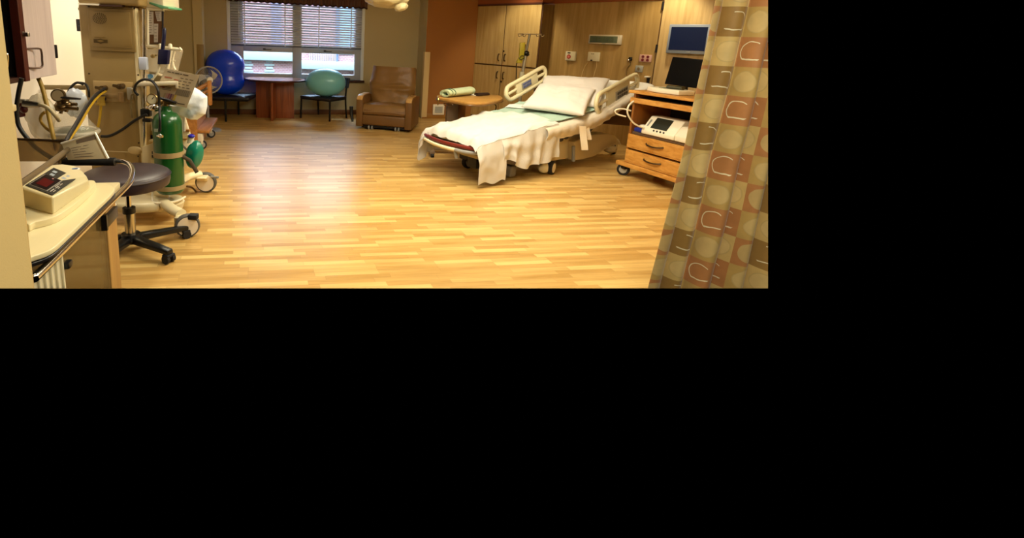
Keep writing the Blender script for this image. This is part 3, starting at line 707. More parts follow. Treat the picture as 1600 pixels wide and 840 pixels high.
mb = MB()
mb.hexa([fa.lerp(fb_, a)+ba*b+V((0, 0, z-fa.z)) for z in (0.33, 0.42) for (a, b) in ((0.02, 0.0), (0.98, 0.0), (0.98, 0.7), (0.02, 0.6))], 0.01)
mb.build('foot_frame', mat('frame_brown', '#3a2a1e', 0.5), bed)
p = S(0, 0.80); MB().box(Fr((p.x+0.10, p.y+0.08, 0), (fb_-fa).normalized(), ba), -0.07, 0.07, -0.06, 0.10, 0.16, 0.36, 0.01).build('foot_bracket', DARKM, bed)
# chassis + lift arms
def chassis(u0, u1, v0, v1, z0, z1):
    return [V((S(a, b).x, S(a, b).y, z)) for z in (z0, z1) for (a, b) in ((u0, v0), (u1, v0), (u1, v1), (u0, v1))]
DKB = mat('bed_frame_dark', '#2b211a', 0.5)
def slab(name, u0, u1, v0, v1, d0, d1, m):
    K = 24; loops = []
    for i in range(K+1):
        u = u0+(u1-u0)*i/K; loops.append([S(u, v0, d0), S(u, v1, d0), S(u, v1, d1), S(u, v0, d1)])
    return MB().loft(loops).build(name, m, bed)
slab('sleep_deck', 0.02, 0.98, 0.04, 0.96, -0.20, -0.155, mat('deck_beige', '#a8946a', 0.5))
MB().hexa(chassis(0.12, 0.90, 0.25, 0.62, 0.14, 0.24), 0.02).build('chassis', DKB, bed)
mb = MB()
mb.tube([V((*S(0.25, 0.3).xy, 0.28)), V((*S(0.42, 0.3).xy, 0.46))], 0.03); mb.tube([V((*S(0.25, 0.75).xy, 0.28)), V((*S(0.42, 0.75).xy, 0.46))], 0.03)
mb.tube([V((*S(0.62, 0.35).xy, 0.28)), V((*S(0.75, 0.35).xy, 0.68))], 0.03); mb.tube([V((*S(0.62, 0.8).xy, 0.28)), V((*S(0.78, 0.8).xy, 0.70))], 0.03)
mb.build('lift_arm', mat('lift_arm_grey', '#4d453c', 0.45), bed)
mb = MB(); 
for (px, py, r) in ((865, 215, 0.03), (875, 217, 0.035), (884, 214, 0.03)): q = at(px, py, S(0.42, .9).y); mb.ell(Fr(q), r*1.3, r, r, 12, 8)
mb.build('actuator', mat('actuator_dark', '#1d1820', 0.4), bed)
# base covers and casters (right side), placed along the near side
COV = mat('base_cover_cream', '#cdb98a', 0.4)
cn = pz(858, 272)
mb = MB()
q = [at(840, 230, cn.y+0.05), at(846, 213, cn.y+0.05), at(856, 207, cn.y+0.1), at(868, 212, cn.y+0.2), at(869, 250, cn.y+0.2), at(848, 258, cn.y+0.05)]
mb.prism(q, (-0.10, 0.16, 0), 0.02, 3)
mb.build('caster_cover', COV, bed)
q = [at(864, 218, 6.15), at(894, 214, 6.45), at(895, 246, 6.45), at(866, 251, 6.15)]
MB().prism(q, (-0.08, 0.12, 0), 0.01).build('base_side_panel', mat('base_panel_ivory', '#d9cba2', 0.4), bed)
wp_ = [(897, 222), (912, 213.5), (928, 209.5), (950, 208.5), (961, 211.5), (967, 218), (971.5, 226), (958, 227), (945, 234), (928, 244.5), (912, 249), (897, 251)]
MB().prism([at(x, y, 6.30+0.75*(x-897)/74+(0.10 if y < 220 else 0)) for x, y in wp_], (-0.10, 0.16, 0), 0.015, 3).build('base_cover', COV, bed, ang=1.0)
q = at(953, 232, 6.95); MB().ell(Fr(q), 0.10, 0.08, 0.06, 24, 14).build('wheel_cover', COV, bed)
MB().cyl(at(896, 228, 6.30), at(896, 252, 6.30), 0.022).build('step_post', mat('post_grey', '#8d8f8c', 0.4), bed)
def caster(name, c, r, w, ax, parent, tire, hubm, hr=0.62):
    ax = V(ax).normalized()
    t = MB().lathe([(r*0.55, -w/2), (r*0.92, -w/2), (r, -w/4), (r, w/4), (r*0.92, w/2), (r*0.55, w/2)], (0, 0, 0), 28, fr=Fr(c, ax.orthogonal().normalized(), ax.cross(ax.orthogonal().normalized()), ax)).build(name, tire, parent)
    MB().lathe([(0, -w*0.54), (r*hr, -w*0.54), (r*hr, w*0.54), (0, w*0.54)], (0, 0, 0), 24, fr=Fr(c, ax.orthogonal().normalized(), ax.cross(ax.orthogonal().normalized()), ax)).build('hub', hubm, t)
    return t
caster('caster', V((cn.x+0.02, cn.y, 0.085)), 0.085, 0.06, (0.8, -0.6, 0), bed, RUBBER, IVORY, 0.7)
q = at(850, 262, cn.y-0.02); MB().ell(Fr((q.x, q.y, max(q.z, 0.07))), 0.075, 0.05, 0.065, 20, 12).build('caster_fender', IVORY, bed)
hc_ = pz(958, 240); caster('caster', V((hc_.x, hc_.y, 0.085)), 0.085, 0.06, (0.8, -0.6, 0), bed, RUBBER, COV, 0.7)
for uu, vv in ((0.18, 0.25), (0.9, 0.15)):
    q = S(uu, vv); caster('caster', V((q.x, q.y, 0.085)), 0.085, 0.06, (0.545, -0.839, 0), bed, RUBBER, GREYP, 0.7)
MB().hexa([V((*S(a, b).xy, z)) for z in (0.03, 0.16) for (a, b) in ((0.17, 0.2), (0.20, 0.2), (0.20, 0.95), (0.17, 0.95))], 0.015).build('cross_beam', mat('beam_grey', '#6b645a', 0.5), bed)
# side rails
RAILM = mat('ivory_rail', '#d8cda6', 0.35)
def side_rail(P, label_dark, ctrl):
    """P(a,b): a along 0..1, b up 0..1"""
    ctr = P(0.5, 0.5)
    o = [(0.02, 0.25), (0.0, 0.55), (0.03, 0.85), (0.09, 1.0), (0.3, 1.0), (0.6, 1.0), (0.90, 1.0), (0.97, 0.88), (1.0, 0.6), (0.98, 0.25), (0.93, 0.03), (0.75, 0.0), (0.5, 0.0), (0.25, 0.0), (0.08, 0.03)]
    r = MB().curve([P(*p) for p in o], 0.029, 12, 4, True).build('side_rail', RAILM, bed)
    n = (P(1, 0)-P(0, 0)).cross(P(0, 1)-P(0, 0)).normalized()
    poly = [P(0.24, 0.02), P(0.78, 0.02), P(0.78, 0.98), P(0.24, 0.98)]
    MB().prism([p-n*0.014 for p in poly], n*0.028, 0.004).build('rail_panel', RAILM, r)
    for (a, b) in ((0.03, 0.24), (0.78, 0.97)): MB().cyl(P(a, 0.5), P(b, 0.5), 0.02).build('grip_bar', RAILM, r)
    (a0, a1, b0, b1) = ctrl
    poly = [P(a0, b0), P(a1, b0), P(a1, b1), P(a0, b1)]
    s = 1 if n.dot(EYE-ctr) > 0 else -1
    k = MB().prism([p+n*s*0.014 for p in poly], n*s*0.008, 0.003).build('control_panel', mat('rail_control_grey', '#8f8c80', 0.4), r)
    mb = MB()
    for i in range(5):
        for j in range(2):
            a = a0+(a1-a0)*(0.12+0.17*i); b = b0+(b1-b0)*(0.16+0.42*j)
            mb.prism([p+n*s*0.022 for p in (P(a, b), P(a+(a1-a0)*0.12, b), P(a+(a1-a0)*0.12, b+(b1-b0)*0.28), P(a, b+(b1-b0)*0.28))], n*s*0.004)
    mb.build('buttons', label_dark, k)
    return r
def bil(p00, p10, p11, p01):
    return lambda a, b: p00.lerp(p10, a).lerp(p01.lerp(p11, a), b)
YL0, YL1 = 6.75, 7.29
side_rail(bil(at(793, 159, YL0), at(853, 124, YL1), at(851, 103, YL1), at(789, 138, YL0)), mat('button_blue', '#44508a', 0.4), (0.36, 0.60, 0.25, 0.72))
YR0, YR1 = 6.30, 6.98
side_rail(bil(at(932, 181, YR0), at(996, 141, YR1), at(996, 114, YR1), at(931, 150, YR0)), mat('button_dark', '#2b2a30', 0.4), (0.42, 0.72, 0.18, 0.66))
mb = MB(); mb.tube([at(940, 180, 6.4), V((*S(0.66, 0.9).xy, 0.55))], 0.025); mb.tube([at(935, 183, 6.38), at(948, 176, 6.45)], 0.03); mb.build('rail_hinge', RAILM, bed)
# head board
MB().hexa([S(1.02, a)+V((0, 0, z)) for z in (-0.35, 0.05) for (a, b) in ((0.1, 0), (0.9, 0))]+[]+[] if False else [V((*S(u_, a).xy, z)) for z in (0.45, 1.02) for (u_, a) in ((1.02, 0.12), (1.02, 0.88), (1.04, 0.88), (1.04, 0.12))], 0.02).build('headboard', mat('headboard_brown', '#5a3a1e', 0.45), bed)
# straps hanging from the sheet
ST = mat('strap_white', '#e6dac2', 0.9, bump=0.2, bscale=80)
STR = mat('strap_red', '#b5705c', 0.9)
for (xa_, ya_, xb_, yb_, w) in ((905, 197, 908, 234, 10.5), (913, 192, 917, 218, 7)):
    Y = 6.05 if xa_ == 905 else 6.15
    p0, p1 = at(xa_, ya_, Y), at(xb_, yb_, Y); wv = at(xa_+w, ya_, Y)-p0
    st = MB().grid(lambda u, v: p0.lerp(p1, v)+wv*u+V((0, 0.01*math.sin(v*5), 0)), 4, 14, 0.005).build('tie_strap', ST)
    tag(st, 'longer white tie strap hanging from the bed side below the rail' if xa_ == 905 else 'shorter white tie strap beside the longer one on the bed side', 'strap', 'white tie straps on the bed side')
# pillows
PIL = mat('pillow_cotton', '#dbd3cb', 0.9, bump=0.2, bscale=30, var=0.02)
def pillow(c00, c10, c11, c01, th, nrm, label, seed):
    """corner order: bottom-left, bottom-right, top-right, top-left"""
    n = V(nrm).normalized(); vs = []
    def f(sgn):
        def g(u, v):
            x, y = 2*u-1, 2*v-1; e = (1-x**4)*(1-y**4); e = max(0, e)**0.45
            pinch = 1-0.05*(1-x*x)*0-0.0
            px_ = x*(1-0.06*(1-y*y)*0+0.0); 
            uu = 0.5+0.5*x*(1-0.05*(1-abs(y))**1.0*1); vv = 0.5+0.5*y*(1-0.07*(1-abs(x)))
            p = c00.lerp(c10, uu).lerp(c01.lerp(c11, uu), vv)
            wr = 0.02*nz((u*4, v*4, seed))+0.030*(0.5-abs(nz((u*5+v*5, v*4-u*2, seed+3))))**2-0.012*abs(nz((u*11, v*9, seed+6)))
            return p+n*(sgn*th*0.5*e+ (wr*e if sgn > 0 else 0))
        return g
    mb = MB(); mb.grid(f(1), 36, 30); mb.grid(f(-1), 36, 30)
    bmesh.ops.remove_doubles(mb.bm, verts=mb.bm.verts, dist=0.0005); bmesh.ops.recalc_face_normals(mb.bm, faces=mb.bm.faces)
    o = mb.build('pillow', PIL, ang=3.0); tag(o, label, 'pillow', 'white pillows on the bed'); return o
nb = (S(0.8, 0.5)-S(0.7, 0.5)).cross(S(0.75, 0.4)-S(0.75, 0.6)).normalized()
if nb.z < 0: nb = -nb
def onbed(x, y, k):
    """point where pixel ray meets the backrest plane raised by k"""
    p0 = S(0.8, 0.5, k); d = ray(x, y); return EYE+d*((p0-EYE).dot(nb)/d.dot(nb))
pillow(onbed(838, 158, 0.07), onbed(937, 168, 0.07), onbed(953, 123, 0.07), onbed(849, 118, 0.07), 0.12, nb, 'rear white pillow against the raised head of the bed', 1)
pillow(onbed(814, 167, 0.15), onbed(913, 181, 0.15), onbed(931, 140, 0.15), onbed(843, 131, 0.15), 0.13, nb, 'front white pillow lying over the other pillow on the bed', 5)
# ---- IV pole
iv0 = pz(816, 176, 0); Yv = 8.0
ivp = thing('drip_stand', 'steel drip stand with hooks behind the left bed rail', 'drip stand', (at(815, 130, Yv).x, Yv, 0))
top, knee = at(828, 53, Yv), at(822, 83, Yv); low = at(816, 118, Yv); bot = V((at(815, 130, Yv).x, Yv, 0.06))
MB().tube([top, knee], 0.018, 12).build('pole', mat('pole_steel', '#8e8a7c', 0.3, 0.9), ivp)
MB().tube([knee, low, bot], 0.027, 12).build('lower_tube', mat('tube_satin', '#b9b29c', 0.35, 0.7), ivp)
MB().tube([at(816, 112, Yv), at(815, 124, Yv)], 0.04, 12).build('collar', mat('collar_ivory', '#d7cfae', 0.4), ivp)
mb = MB(); mb.tube([at(809, 53, Yv), at(846, 53.5, Yv)], 0.007, 8)
for x in (810, 817, 838, 845): q = at(x, 53.3, Yv); mb.curve([q, q+V((0, -0.03, -0.03)), q+V((0.02, -0.05, -0.035)), q+V((0.04, -0.04, -0.01))], 0.007, 8, 4)
mb.build('hook_bar', CHROME, ivp)
mb = MB(); q = at(822.5, 83, Yv-0.03); mb.ell(Fr(q), 0.045, 0.04, 0.04, 16, 10); mb.tube([q, at(826, 87, Yv-0.04)], 0.022); mb.tube([at(820.5, 69, Yv-0.02), at(818.5, 79, Yv-0.02)], 0.014); mb.build('clamp', BLACK, ivp)
mb = MB()
for k in range(5): a = k*2*math.pi/5; mb.tube([bot, V((bot.x+0.4*math.cos(a), Yv+0.3*math.sin(a), 0.04))], 0.02)
mb.build('base', GREYP, ivp)
pmp = thing('infusion_pump', 'yellow infusion pump clamped to the drip stand', 'pump', tuple(at(815, 98, Yv-0.05)))
q = [at(813, 67, Yv-0.05), at(821, 66, Yv-0.05), at(819, 87, Yv-0.05), at(811.5, 87.5, Yv-0.05)]
YEL = mat('pump_yellow', '#b9a82a', 0.45, var=0.2, vscale=12)
MB().prism(q, (0, 0.05, 0), 0.008).build('body', YEL, pmp)
q = [at(811.5, 88, Yv-0.05), at(819, 87, Yv-0.05), at(815.5, 99, Yv-0.05), at(806.5, 98, Yv-0.05)]
mb = MB().prism(q, (0, 0.04, 0), 0.012); mb.build('bag', YEL, pmp)
MB().tube(smooth([at(818.5, 88, Yv-0.06), at(815, 87, Yv-0.075), at(811.5, 91, Yv-0.07), at(814, 93, Yv-0.08), at(818, 91, Yv-0.07)], 4, True), 0.008, 8, True).build('hose_loop', mat('olive_hose', '#5f5a1c', 0.5), pmp)
MB().curve([at(808, 98, Yv-0.03), at(807, 101, Yv-0.02), at(807, 112, Yv), at(806, 130, Yv)], 0.008, 6, 5).build('cord', mat('cord_brown', '#3b2a12', 0.6), pmp)

# ================================================================== HEADWALL DEVICES
def fw_(x, y, k=0.0):  # local frame at a headwall pixel
    p = onw(x, y, C0+hb*(D-k), hd); return Fr(p, hd, hb)
def plate(name, label, cat, x0, y0, x1, y1, depth, m, bevel=0.006):
    a, b = fw_(x0, y0).o, fw_(x1, y1).o
    t = thing(name, label, cat, tuple((a+b)/2)); L_ = V((b.x-a.x, b.y-a.y, 0)).length
    f = Fr((a+b)/2, hd, hb)
    hgt = abs(a.z-b.z)
    MB().box(f, -L_/2, L_/2, -depth, -0.001, -hgt/2, hgt/2, bevel).build('plate', m, t)
    return t, f, L_, hgt
CLK = mat('clock_silver', '#cfc3a8', 0.35, 0.3)
t, f, L_, hg = plate('digital_clock', 'wide silver framed digital clock on the oak headwall', 'clock', 923, 54, 971.5, 70, 0.05, CLK, 0.008)
lcd = MB().box(f, -L_*0.455, L_*0.40, -0.054, -0.049, -hg*0.36, hg*0.36, 0.002).build('display', mat('lcd_green_grey', '#565e45', 0.25), t)
SEG = {'0': 'abcdef', '1': 'bc', '2': 'abged', '3': 'abgcd', '4': 'fgbc', '5': 'afgcd', '6': 'afgedc', '7': 'abc', '8': 'abcdefg', '9': 'abcfgd'}
mb = MB(); x = -L_*0.36
for ch in '88:88':
    w_, h_ = L_*0.085, hg*0.22
    if ch == ':':
        for z in (-0.02, 0.02): mb.box(f, x, x+0.012, -0.0555, -0.054, z-0.006, z+0.006)
        x += 0.045; continue
    seg = dict(a=((0, 1), (1, 1)), b=((1, 1), (1, 0)), c=((1, 0), (1, -1)), d=((0, -1), (1, -1)), e=((0, 0), (0, -1)), f=((0, 1), (0, 0)), g=((0, 0), (1, 0)))
    for sgm in SEG[ch]:
        (ax_, az_), (bx_, bz_) = seg[sgm]; mb.box(f, x+ax_*w_-0.005, x+bx_*w_+0.005, -0.0555, -0.054, min(az_, bz_)*h_-0.005, max(az_, bz_)*h_+0.005)
    x += w_+0.04
mb.build('digits', mat('lcd_digit', '#464e38', 0.4), lcd)
MB().box(f, -0.03, 0.03, -0.055, -0.049, -hg*0.46, -hg*0.40).build('badge', GREYP, t)
BEI = mat('beige_box', '#cfc29c', 0.45)
t, f, L_, hg = plate('nurse_call_station', 'beige wall box with round red emergency button, left of the two boxes', 'call box', 886.5, 80, 900, 95, 0.05, BEI, 0.008)
MB().cyl(f.p(-0.02, -0.048, -hg*0.08), f.p(-0.02, -0.058, -hg*0.08), hg*0.24, seg=24).build('red_button', mat('button_red', '#a8382c', 0.4), t)
MB().cyl(f.p(-0.02, -0.058, -hg*0.08), f.p(-0.02, -0.061, -hg*0.08), hg*0.12, seg=24).build('button_centre', mat('button_pink', '#cf7a68', 0.4), t)
MB().box(f, -L_*0.28, L_*0.02, -0.052, -0.045, hg*0.27, hg*0.40, 0.002).build('label', BLACK, t)
t, f, L_, hg = plate('call_cord_station', 'beige wall box trailing two thin cords below the clock', 'call box', 921.5, 81, 937, 96, 0.05, BEI, 0.008)
mb = MB(); 
for k in (-0.03, 0.0): mb.box(f, k-0.012, k+0.012, -0.052, -0.045, hg*0.26, hg*0.34, 0.003)
mb.box(f, -0.04, -0.005, -0.056, -0.04, -hg*0.48, -hg*0.34, 0.004); mb.build('sockets', BLACK, t)
for (xs, ys, pts_) in ((0, 0, [(923, 94), (916, 103), (912, 112), (910, 120)]), (0, 0, [(934, 96), (933.5, 104), (931, 112), (929, 120)])):
    MB().curve([fw_(*p).p(0, -0.03, 0) for p in pts_], 0.006, 6, 5).build('cord', mat('cord_tan', '#c2a468', 0.6), t)
t, f, L_, hg = plate('wall_coat_hook', 'small dark metal hook with a hanging cord on the headwall', 'hook', 983.5, 89, 987.5, 95, 0.02, DARKM, 0.004)
MB().ell(f and Fr(f.p(-0.01, -0.05, -0.02)), 0.018, 0.018, 0.018, 12, 8).build('knob', CHROME, t)
MB().curve([f.p(0, -0.02, 0), f.p(0.03, -0.05, -0.02), f.p(0.05, -0.05, 0.0)], 0.009, 8, 4).build('prong', DARKM, t)
MB().curve([fw_(*p).p(0, -0.03, 0) for p in [(985, 95), (986, 101), (981, 107), (980, 118)]], 0.006, 6, 5).build('cord', mat('cord_olive', '#6b5526', 0.6), t)
t, f, L_, hg = plate('power_outlet', 'pink wall plate with four dark red sockets', 'outlet', 1000.5, 85, 1018, 97.5, 0.02, mat('pink_plate', '#c79a86', 0.45), 0.006)
for i in (-1, 1):
    for j in (-1, 1):
        MB().cyl(f.p(i*L_*0.2, -0.019, j*hg*0.22), f.p(i*L_*0.2, -0.025, j*hg*0.22), hg*0.19, seg=16).build('socket', mat('socket_red', '#6a1620', 0.4), t)
t, f, L_, hg = plate('gas_outlet', 'square brushed metal outlet plate below the pink socket plate', 'outlet', 994, 102, 1004.5, 113, 0.02, mat('outlet_grey', '#9d998c', 0.4), 0.006)
MB().cyl(f.p(0, -0.019, 0), f.p(0, -0.04, 0), 0.022, seg=16).build('nozzle', CHROME, t)
t, f, L_, hg = plate('wall_bracket', 'small white bracket on the headwall above the wooden cart', 'bracket', 1011, 118.5, 1017, 121.5, 0.10, WHITE, 0.01)
MB().box(f, -0.02, 0.02, -0.02, -0.001, -0.10, 0.0, 0.005).build('mount', DARKM, t)
# wall monitor
a, b = fw_(1046.5, 37.5, 0.1), fw_(1104, 84, 0.1)
L_ = V((b.o.x-a.o.x, b.o.y-a.o.y, 0)).length
wm = thing('wall_monitor', 'flat monitor with dark blue screen and silver frame mounted on the brightly lit oak panel', 'monitor', tuple((a.o+b.o)/2))
z1, z0 = fw_(1047, 38, 0.1).o.z, fw_(1045, 83, 0.1).o.z
f = Fr((a.o.x, a.o.y, 0), hd, hb)
MB().box(f, 0, L_, 0, 0.05, z0, z1, 0.01).build('frame', mat('monitor_silver', '#8f97a3', 0.35, 0.2), wm)
MB().box(f, 0.035, L_-0.035, -0.004, 0.01, z0+0.05, z1-0.035).build('screen', mat('screen_blue', '#04102a', 0.5, spec=0.2, emit='#0a2c66', estr=0.10), wm)
MB().box(f, L_*0.52, L_*0.62, -0.012, 0.0, z0+0.012, z0+0.03, 0.004).build('button_strip', GREYP, wm)
MB().box(f, L_*0.3, L_*0.7, 0.05, 0.12, z0+0.1, z1-0.1).build('wall_mount', DARKM, wm)

# ================================================================== WOODEN EQUIPMENT CART
cC = pz(972, 273); cd1 = V((0.34, -0.94, 0)).normalized(); cd2 = V((0.94, 0.34, 0)).normalized()
OKC = wood('cart_oak', '#b5793050'[:7], '#d9a254', 0.35, 'Y', 0.9)
OKV = wood('cart_oak_side', '#8a5522', '#a86c30', 0.4, 'Z', 0.9)
c0 = V((cC.x-0.02, cC.y+0.05, 0))
fc = Fr(c0, cd1, cd2)
def onc(x, y, k=0.0):
    p = onw(x, y, c0+cd2*k, cd1); return (V((p.x, p.y, 0))-c0).dot(cd1), p.z
CWd, CDp = 1.0, 0.62
xl, zl0 = onc(976, 250); _, ztop = onc(985, 140); 
ct = thing('equipment_cart', 'oak equipment cart with two drawers beside the patterned curtain', 'cart', tuple(c0))
zpl0, zpl1 = onc(962, 256, -0.03)[1]-0.02, onc(962, 250, -0.03)[1]+0.01
x00 = xl
zd = [onc(980, 207)[1], onc(979, 229)[1], onc(977, 231.5)[1], onc(976, 252)[1]]
zs = [onc(984, 144)[1], onc(984, 149.5)[1], onc(983, 151)[1], onc(983, 159)[1]]
MB().box(fc, x00-0.09, CWd, -0.05, CDp, zpl1-0.05, zpl1, 0.008).build('base_board', OKC, ct, sm=False)
MB().box(fc, x00, x00+0.03, 0, CDp, zpl1, ztop-0.03, 0.003).build('side_panel', OKV, ct, sm=False)
MB().box(fc, CWd-0.03, CWd, 0, CDp, zpl1, ztop-0.03, 0.003).build('side_panel', OKV, ct, sm=False)
MB().box(fc, x00, CWd, CDp-0.02, CDp, zpl1, ztop-0.03).build('back_panel', mat('cart_back_dark', '#2a150c', 0.6), ct, sm=False)
MB().box(fc, x00-0.05, CWd+0.05, -0.04, CDp+0.03, ztop-0.035, ztop, 0.008).build('top_board', OKC, ct, sm=False)
MB().box(fc, x00-0.02, CWd, -0.03, CDp, zs[3], zs[2], 0.006).build('keyboard_shelf', OKC, ct, sm=False)
MB().box(fc, x00+0.03, CWd-0.03, 0.02, CDp-0.02, zd[0], zd[0]+0.03, 0.004).build('shelf', mat('shelf_edge_dark', '#5f4a38', 0.5), ct, sm=False)
for (z1, z0) in ((zd[0]-0.004, zd[1]), (zd[2], zd[3]+0.004)):
    d = MB().box(fc, x00+0.012, CWd-0.01, -0.018, 0.35, z0, z1, 0.006).build('drawer', OKC, ct, sm=False)
    MB().box(fc, x00+0.03, CWd-0.03, -0.024, -0.016, z0+0.02, z1-0.02, 0.008).build('raised_panel', OKC, d, sm=False)
    zc_ = (z0+z1)/2+0.01; xh = x00+0.30
    MB().curve([fc.p(xh, -0.022, zc_+0.01), fc.p(xh+0.03, -0.045, zc_), fc.p(xh+0.12, -0.055, zc_-0.008), fc.p(xh+0.21, -0.045, zc_), fc.p(xh+0.24, -0.022, zc_+0.01)], 0.009, 8, 5).build('handle', BROWNM, d)
for (x, y) in ((x00+0.0, 0.0), (CWd-0.08, 0.0), (x00+0.05, CDp-0.05), (CWd-0.08, CDp-0.05)):
    q = fc.p(x, y, 0); k = caster('caster', V((q.x, q.y, 0.075)), 0.075, 0.04, (-0.6, -0.8, 0), ct, RUBBER, mat('caster_hub_grey', '#a09c92', 0.4), 0.62)
    MB().box(Fr((q.x, q.y, 0), cd1, cd2), -0.02, 0.05, -0.035, 0.035, 0.085, zpl1-0.048, 0.01).build('fork', DARKM, k)
vcr = MB().box(fc, x00+0.05, CWd-0.05, 0.0, 0.4, zs[2]+0.008, zs[1]-0.006, 0.004).build('recorder_unit', mat('recorder_black', '#0b0b10', 0.3)); tag(vcr, 'flat black recorder unit in the slot under the cart top', 'recorder')
# fetal monitor on the shelf
zsh = zd[0]+0.031
fm = thing('patient_monitor', 'white patient monitor with dark tilted screen on the cart shelf', 'monitor', tuple(fc.p(x00+0.3, 0.1, zsh)))
xa_, za_ = onc(1000, 200); xb_, zb_ = onc(1036, 208); zt_ = zsh+0.2
prof = [(0.0, 0.0), (0.0, 0.045), (0.13, 0.21), (0.30, 0.21), (0.30, 0.0)]
x0_, x1_ = xa_+0.02, xa_+0.47
mb = MB().prism([fc.p(x0_, y, zsh+z) for y, z in prof], cd1*(x1_-x0_), 0.012, 3); mb.build('housing', WHITE, fm)
sl_ = (V((0.13, 0.21))-V((0.0, 0.045))) if False else None
ty, tz = 0.13/0.211, 0.165/0.211
ny, nz_ = -tz, ty
def scr(x, t, k): return fc.p(x, 0.0+0.13*t+ny*k, zsh+0.045+0.165*t+nz_*k)
MB().prism([scr(x0_+0.10, 0.22, 0.002), scr(x0_+0.32, 0.22, 0.002), scr(x0_+0.32, 0.92, 0.002), scr(x0_+0.10, 0.92, 0.002)], cd2*ny*0.004+V((0, 0, nz_*0.004))).build('screen', mat('monitor_dark_green', '#1c2522', 0.2), fm)
mb = MB()
for i in range(4): q = scr(x0_+0.17+0.045*i, 0.08, 0.004); mb.ell(Fr(q), 0.011, 0.011, 0.011, 10, 6)
mb.build('buttons', BLACK, fm)
MB().prism([scr(x0_+0.035, 0.3, 0.003), scr(x0_+0.055, 0.3, 0.003), scr(x0_+0.055, 0.75, 0.003), scr(x0_+0.035, 0.75, 0.003)], cd2*ny*0.004).build('vent_slot', GREYP, fm)
mb = MB().prism([fc.p(x1_+0.005, y, zsh+z) for y, z in ((0.0, 0), (0.0, 0.06), (0.09, 0.16), (0.30, 0.16), (0.30, 0))], cd1*0.22, 0.01, 3); mb.build('printer', WHITE, fm)
bt = MB().box(fc, x00+0.05, x00+0.20, 0.02, 0.18, zsh, zsh+0.05, 0.015).build('blue_pouch', mat('royal_blue', '#1a2f9c', 0.6)); tag(bt, 'small royal blue pouch beside the white patient monitor', 'pouch')
wt = MB().ell(Fr(fc.p(x00+0.14, 0.08, zsh+0.072)), 0.06, 0.05, 0.022, 16, 10).build('transducer', WHITE); tag(wt, 'white rounded transducer lying on the royal blue pouch', 'transducer')
cbl = MB(); 
cbl.curve([at(990, 158, 5.9), at(982, 166, 5.85), at(981, 178, 5.85), at(990, 192, 5.85), at(1003, 199, 5.85), at(1008, 200, 5.86)], 0.010, 8, 6)
cbl.curve([at(986, 173, 5.88), at(973, 170, 5.9), at(962, 172, 5.9), at(964, 178, 5.9), at(978, 182, 5.88)], 0.009, 8, 6)
o = cbl.build('monitor_cable', WHITE); tag(o, 'white cable looping over the left edge of the oak cart', 'cable')
# things on the cart top
zt0_ = ztop+0.002
def ontop(x, y, z=zt0_): return pz(x, y, z)
dv = thing('desktop_unit', 'flat white electronic unit on top of the oak cart', 'device', tuple(fc.p(xl+0.3, 0.15, zt0_)))
xu0, xu1 = onc(1009, 137, 0.10)[0], onc(1062, 142, 0.06)[0]
def ut(x, y, z=0.0): return fc.p(x, y, zt0_+z)
MB().prism([ut(xu0, 0.12), ut(xu0+0.20, 0.03), ut(xu1, 0.05), ut(xu1+0.03, 0.26), ut(xu0+0.04, 0.34)], (0, 0, 0.055), 0.012, 3).build('housing', WHITE, dv)
MB().prism([ut(xu0+0.18, 0.10, 0.057), ut(xu0+0.27, 0.09, 0.057), ut(xu0+0.28, 0.20, 0.057), ut(xu0+0.19, 0.21, 0.057)], (0, 0, 0.006), 0.002).build('display', mat('grey_green_lcd', '#8a9478', 0.3), dv)
q0, q1 = ut(xu0+0.29, 0.12, 0.078), ut(xu0+0.47, 0.14, 0.078)
o = MB().tube([q0, q0.lerp(q1, 0.5), q1], [0.022, 0.02, 0.022], 12, flat=1.6).build('handset', mat('handset_olive', '#39371f', 0.4)); tag(o, 'dark olive handset lying on the flat white unit', 'handset')
md = thing('desk_monitor', 'black flat monitor tilted back on the oak cart top', 'monitor', tuple(fc.p(xu0+0.3, 0.38, zt0_)))
def om(x, y, k=0.40): return onw(x, y, c0+cd2*k, cd1)
q = [om(1041, 131), om(1098, 139), om(1104, 94), om(1048, 88.5)]
tl = cd2*0.03
q = [q[0]-tl, q[1]-tl, q[2]+tl, q[3]+tl]
MB().prism(q, cd2*0.035, 0.006).build('screen', mat('monitor_black', '#050507', 0.5, spec=0.2), md)
o = MB().prism([p.lerp(sum(q, V())/4, 0.06)-cd2*0.003 for p in q], cd2*0.004).build('panel', mat('panel_black', '#060608', 0.4, spec=0.15), md)
qm = (q[0]+q[1])/2
MB().tube([qm+cd2*0.05+V((0, 0, 0.1)), V((qm.x, qm.y, ztop+0.02))+cd2*0.06], 0.03, 10).build('stand', BLACK, md)
MB().lathe([(0, 0), (0.09, 0), (0.08, 0.018), (0, 0.02)], (qm.x+cd2.x*0.06, qm.y+cd2.y*0.06, ztop+0.001), 24).build('base', BLACK, md)

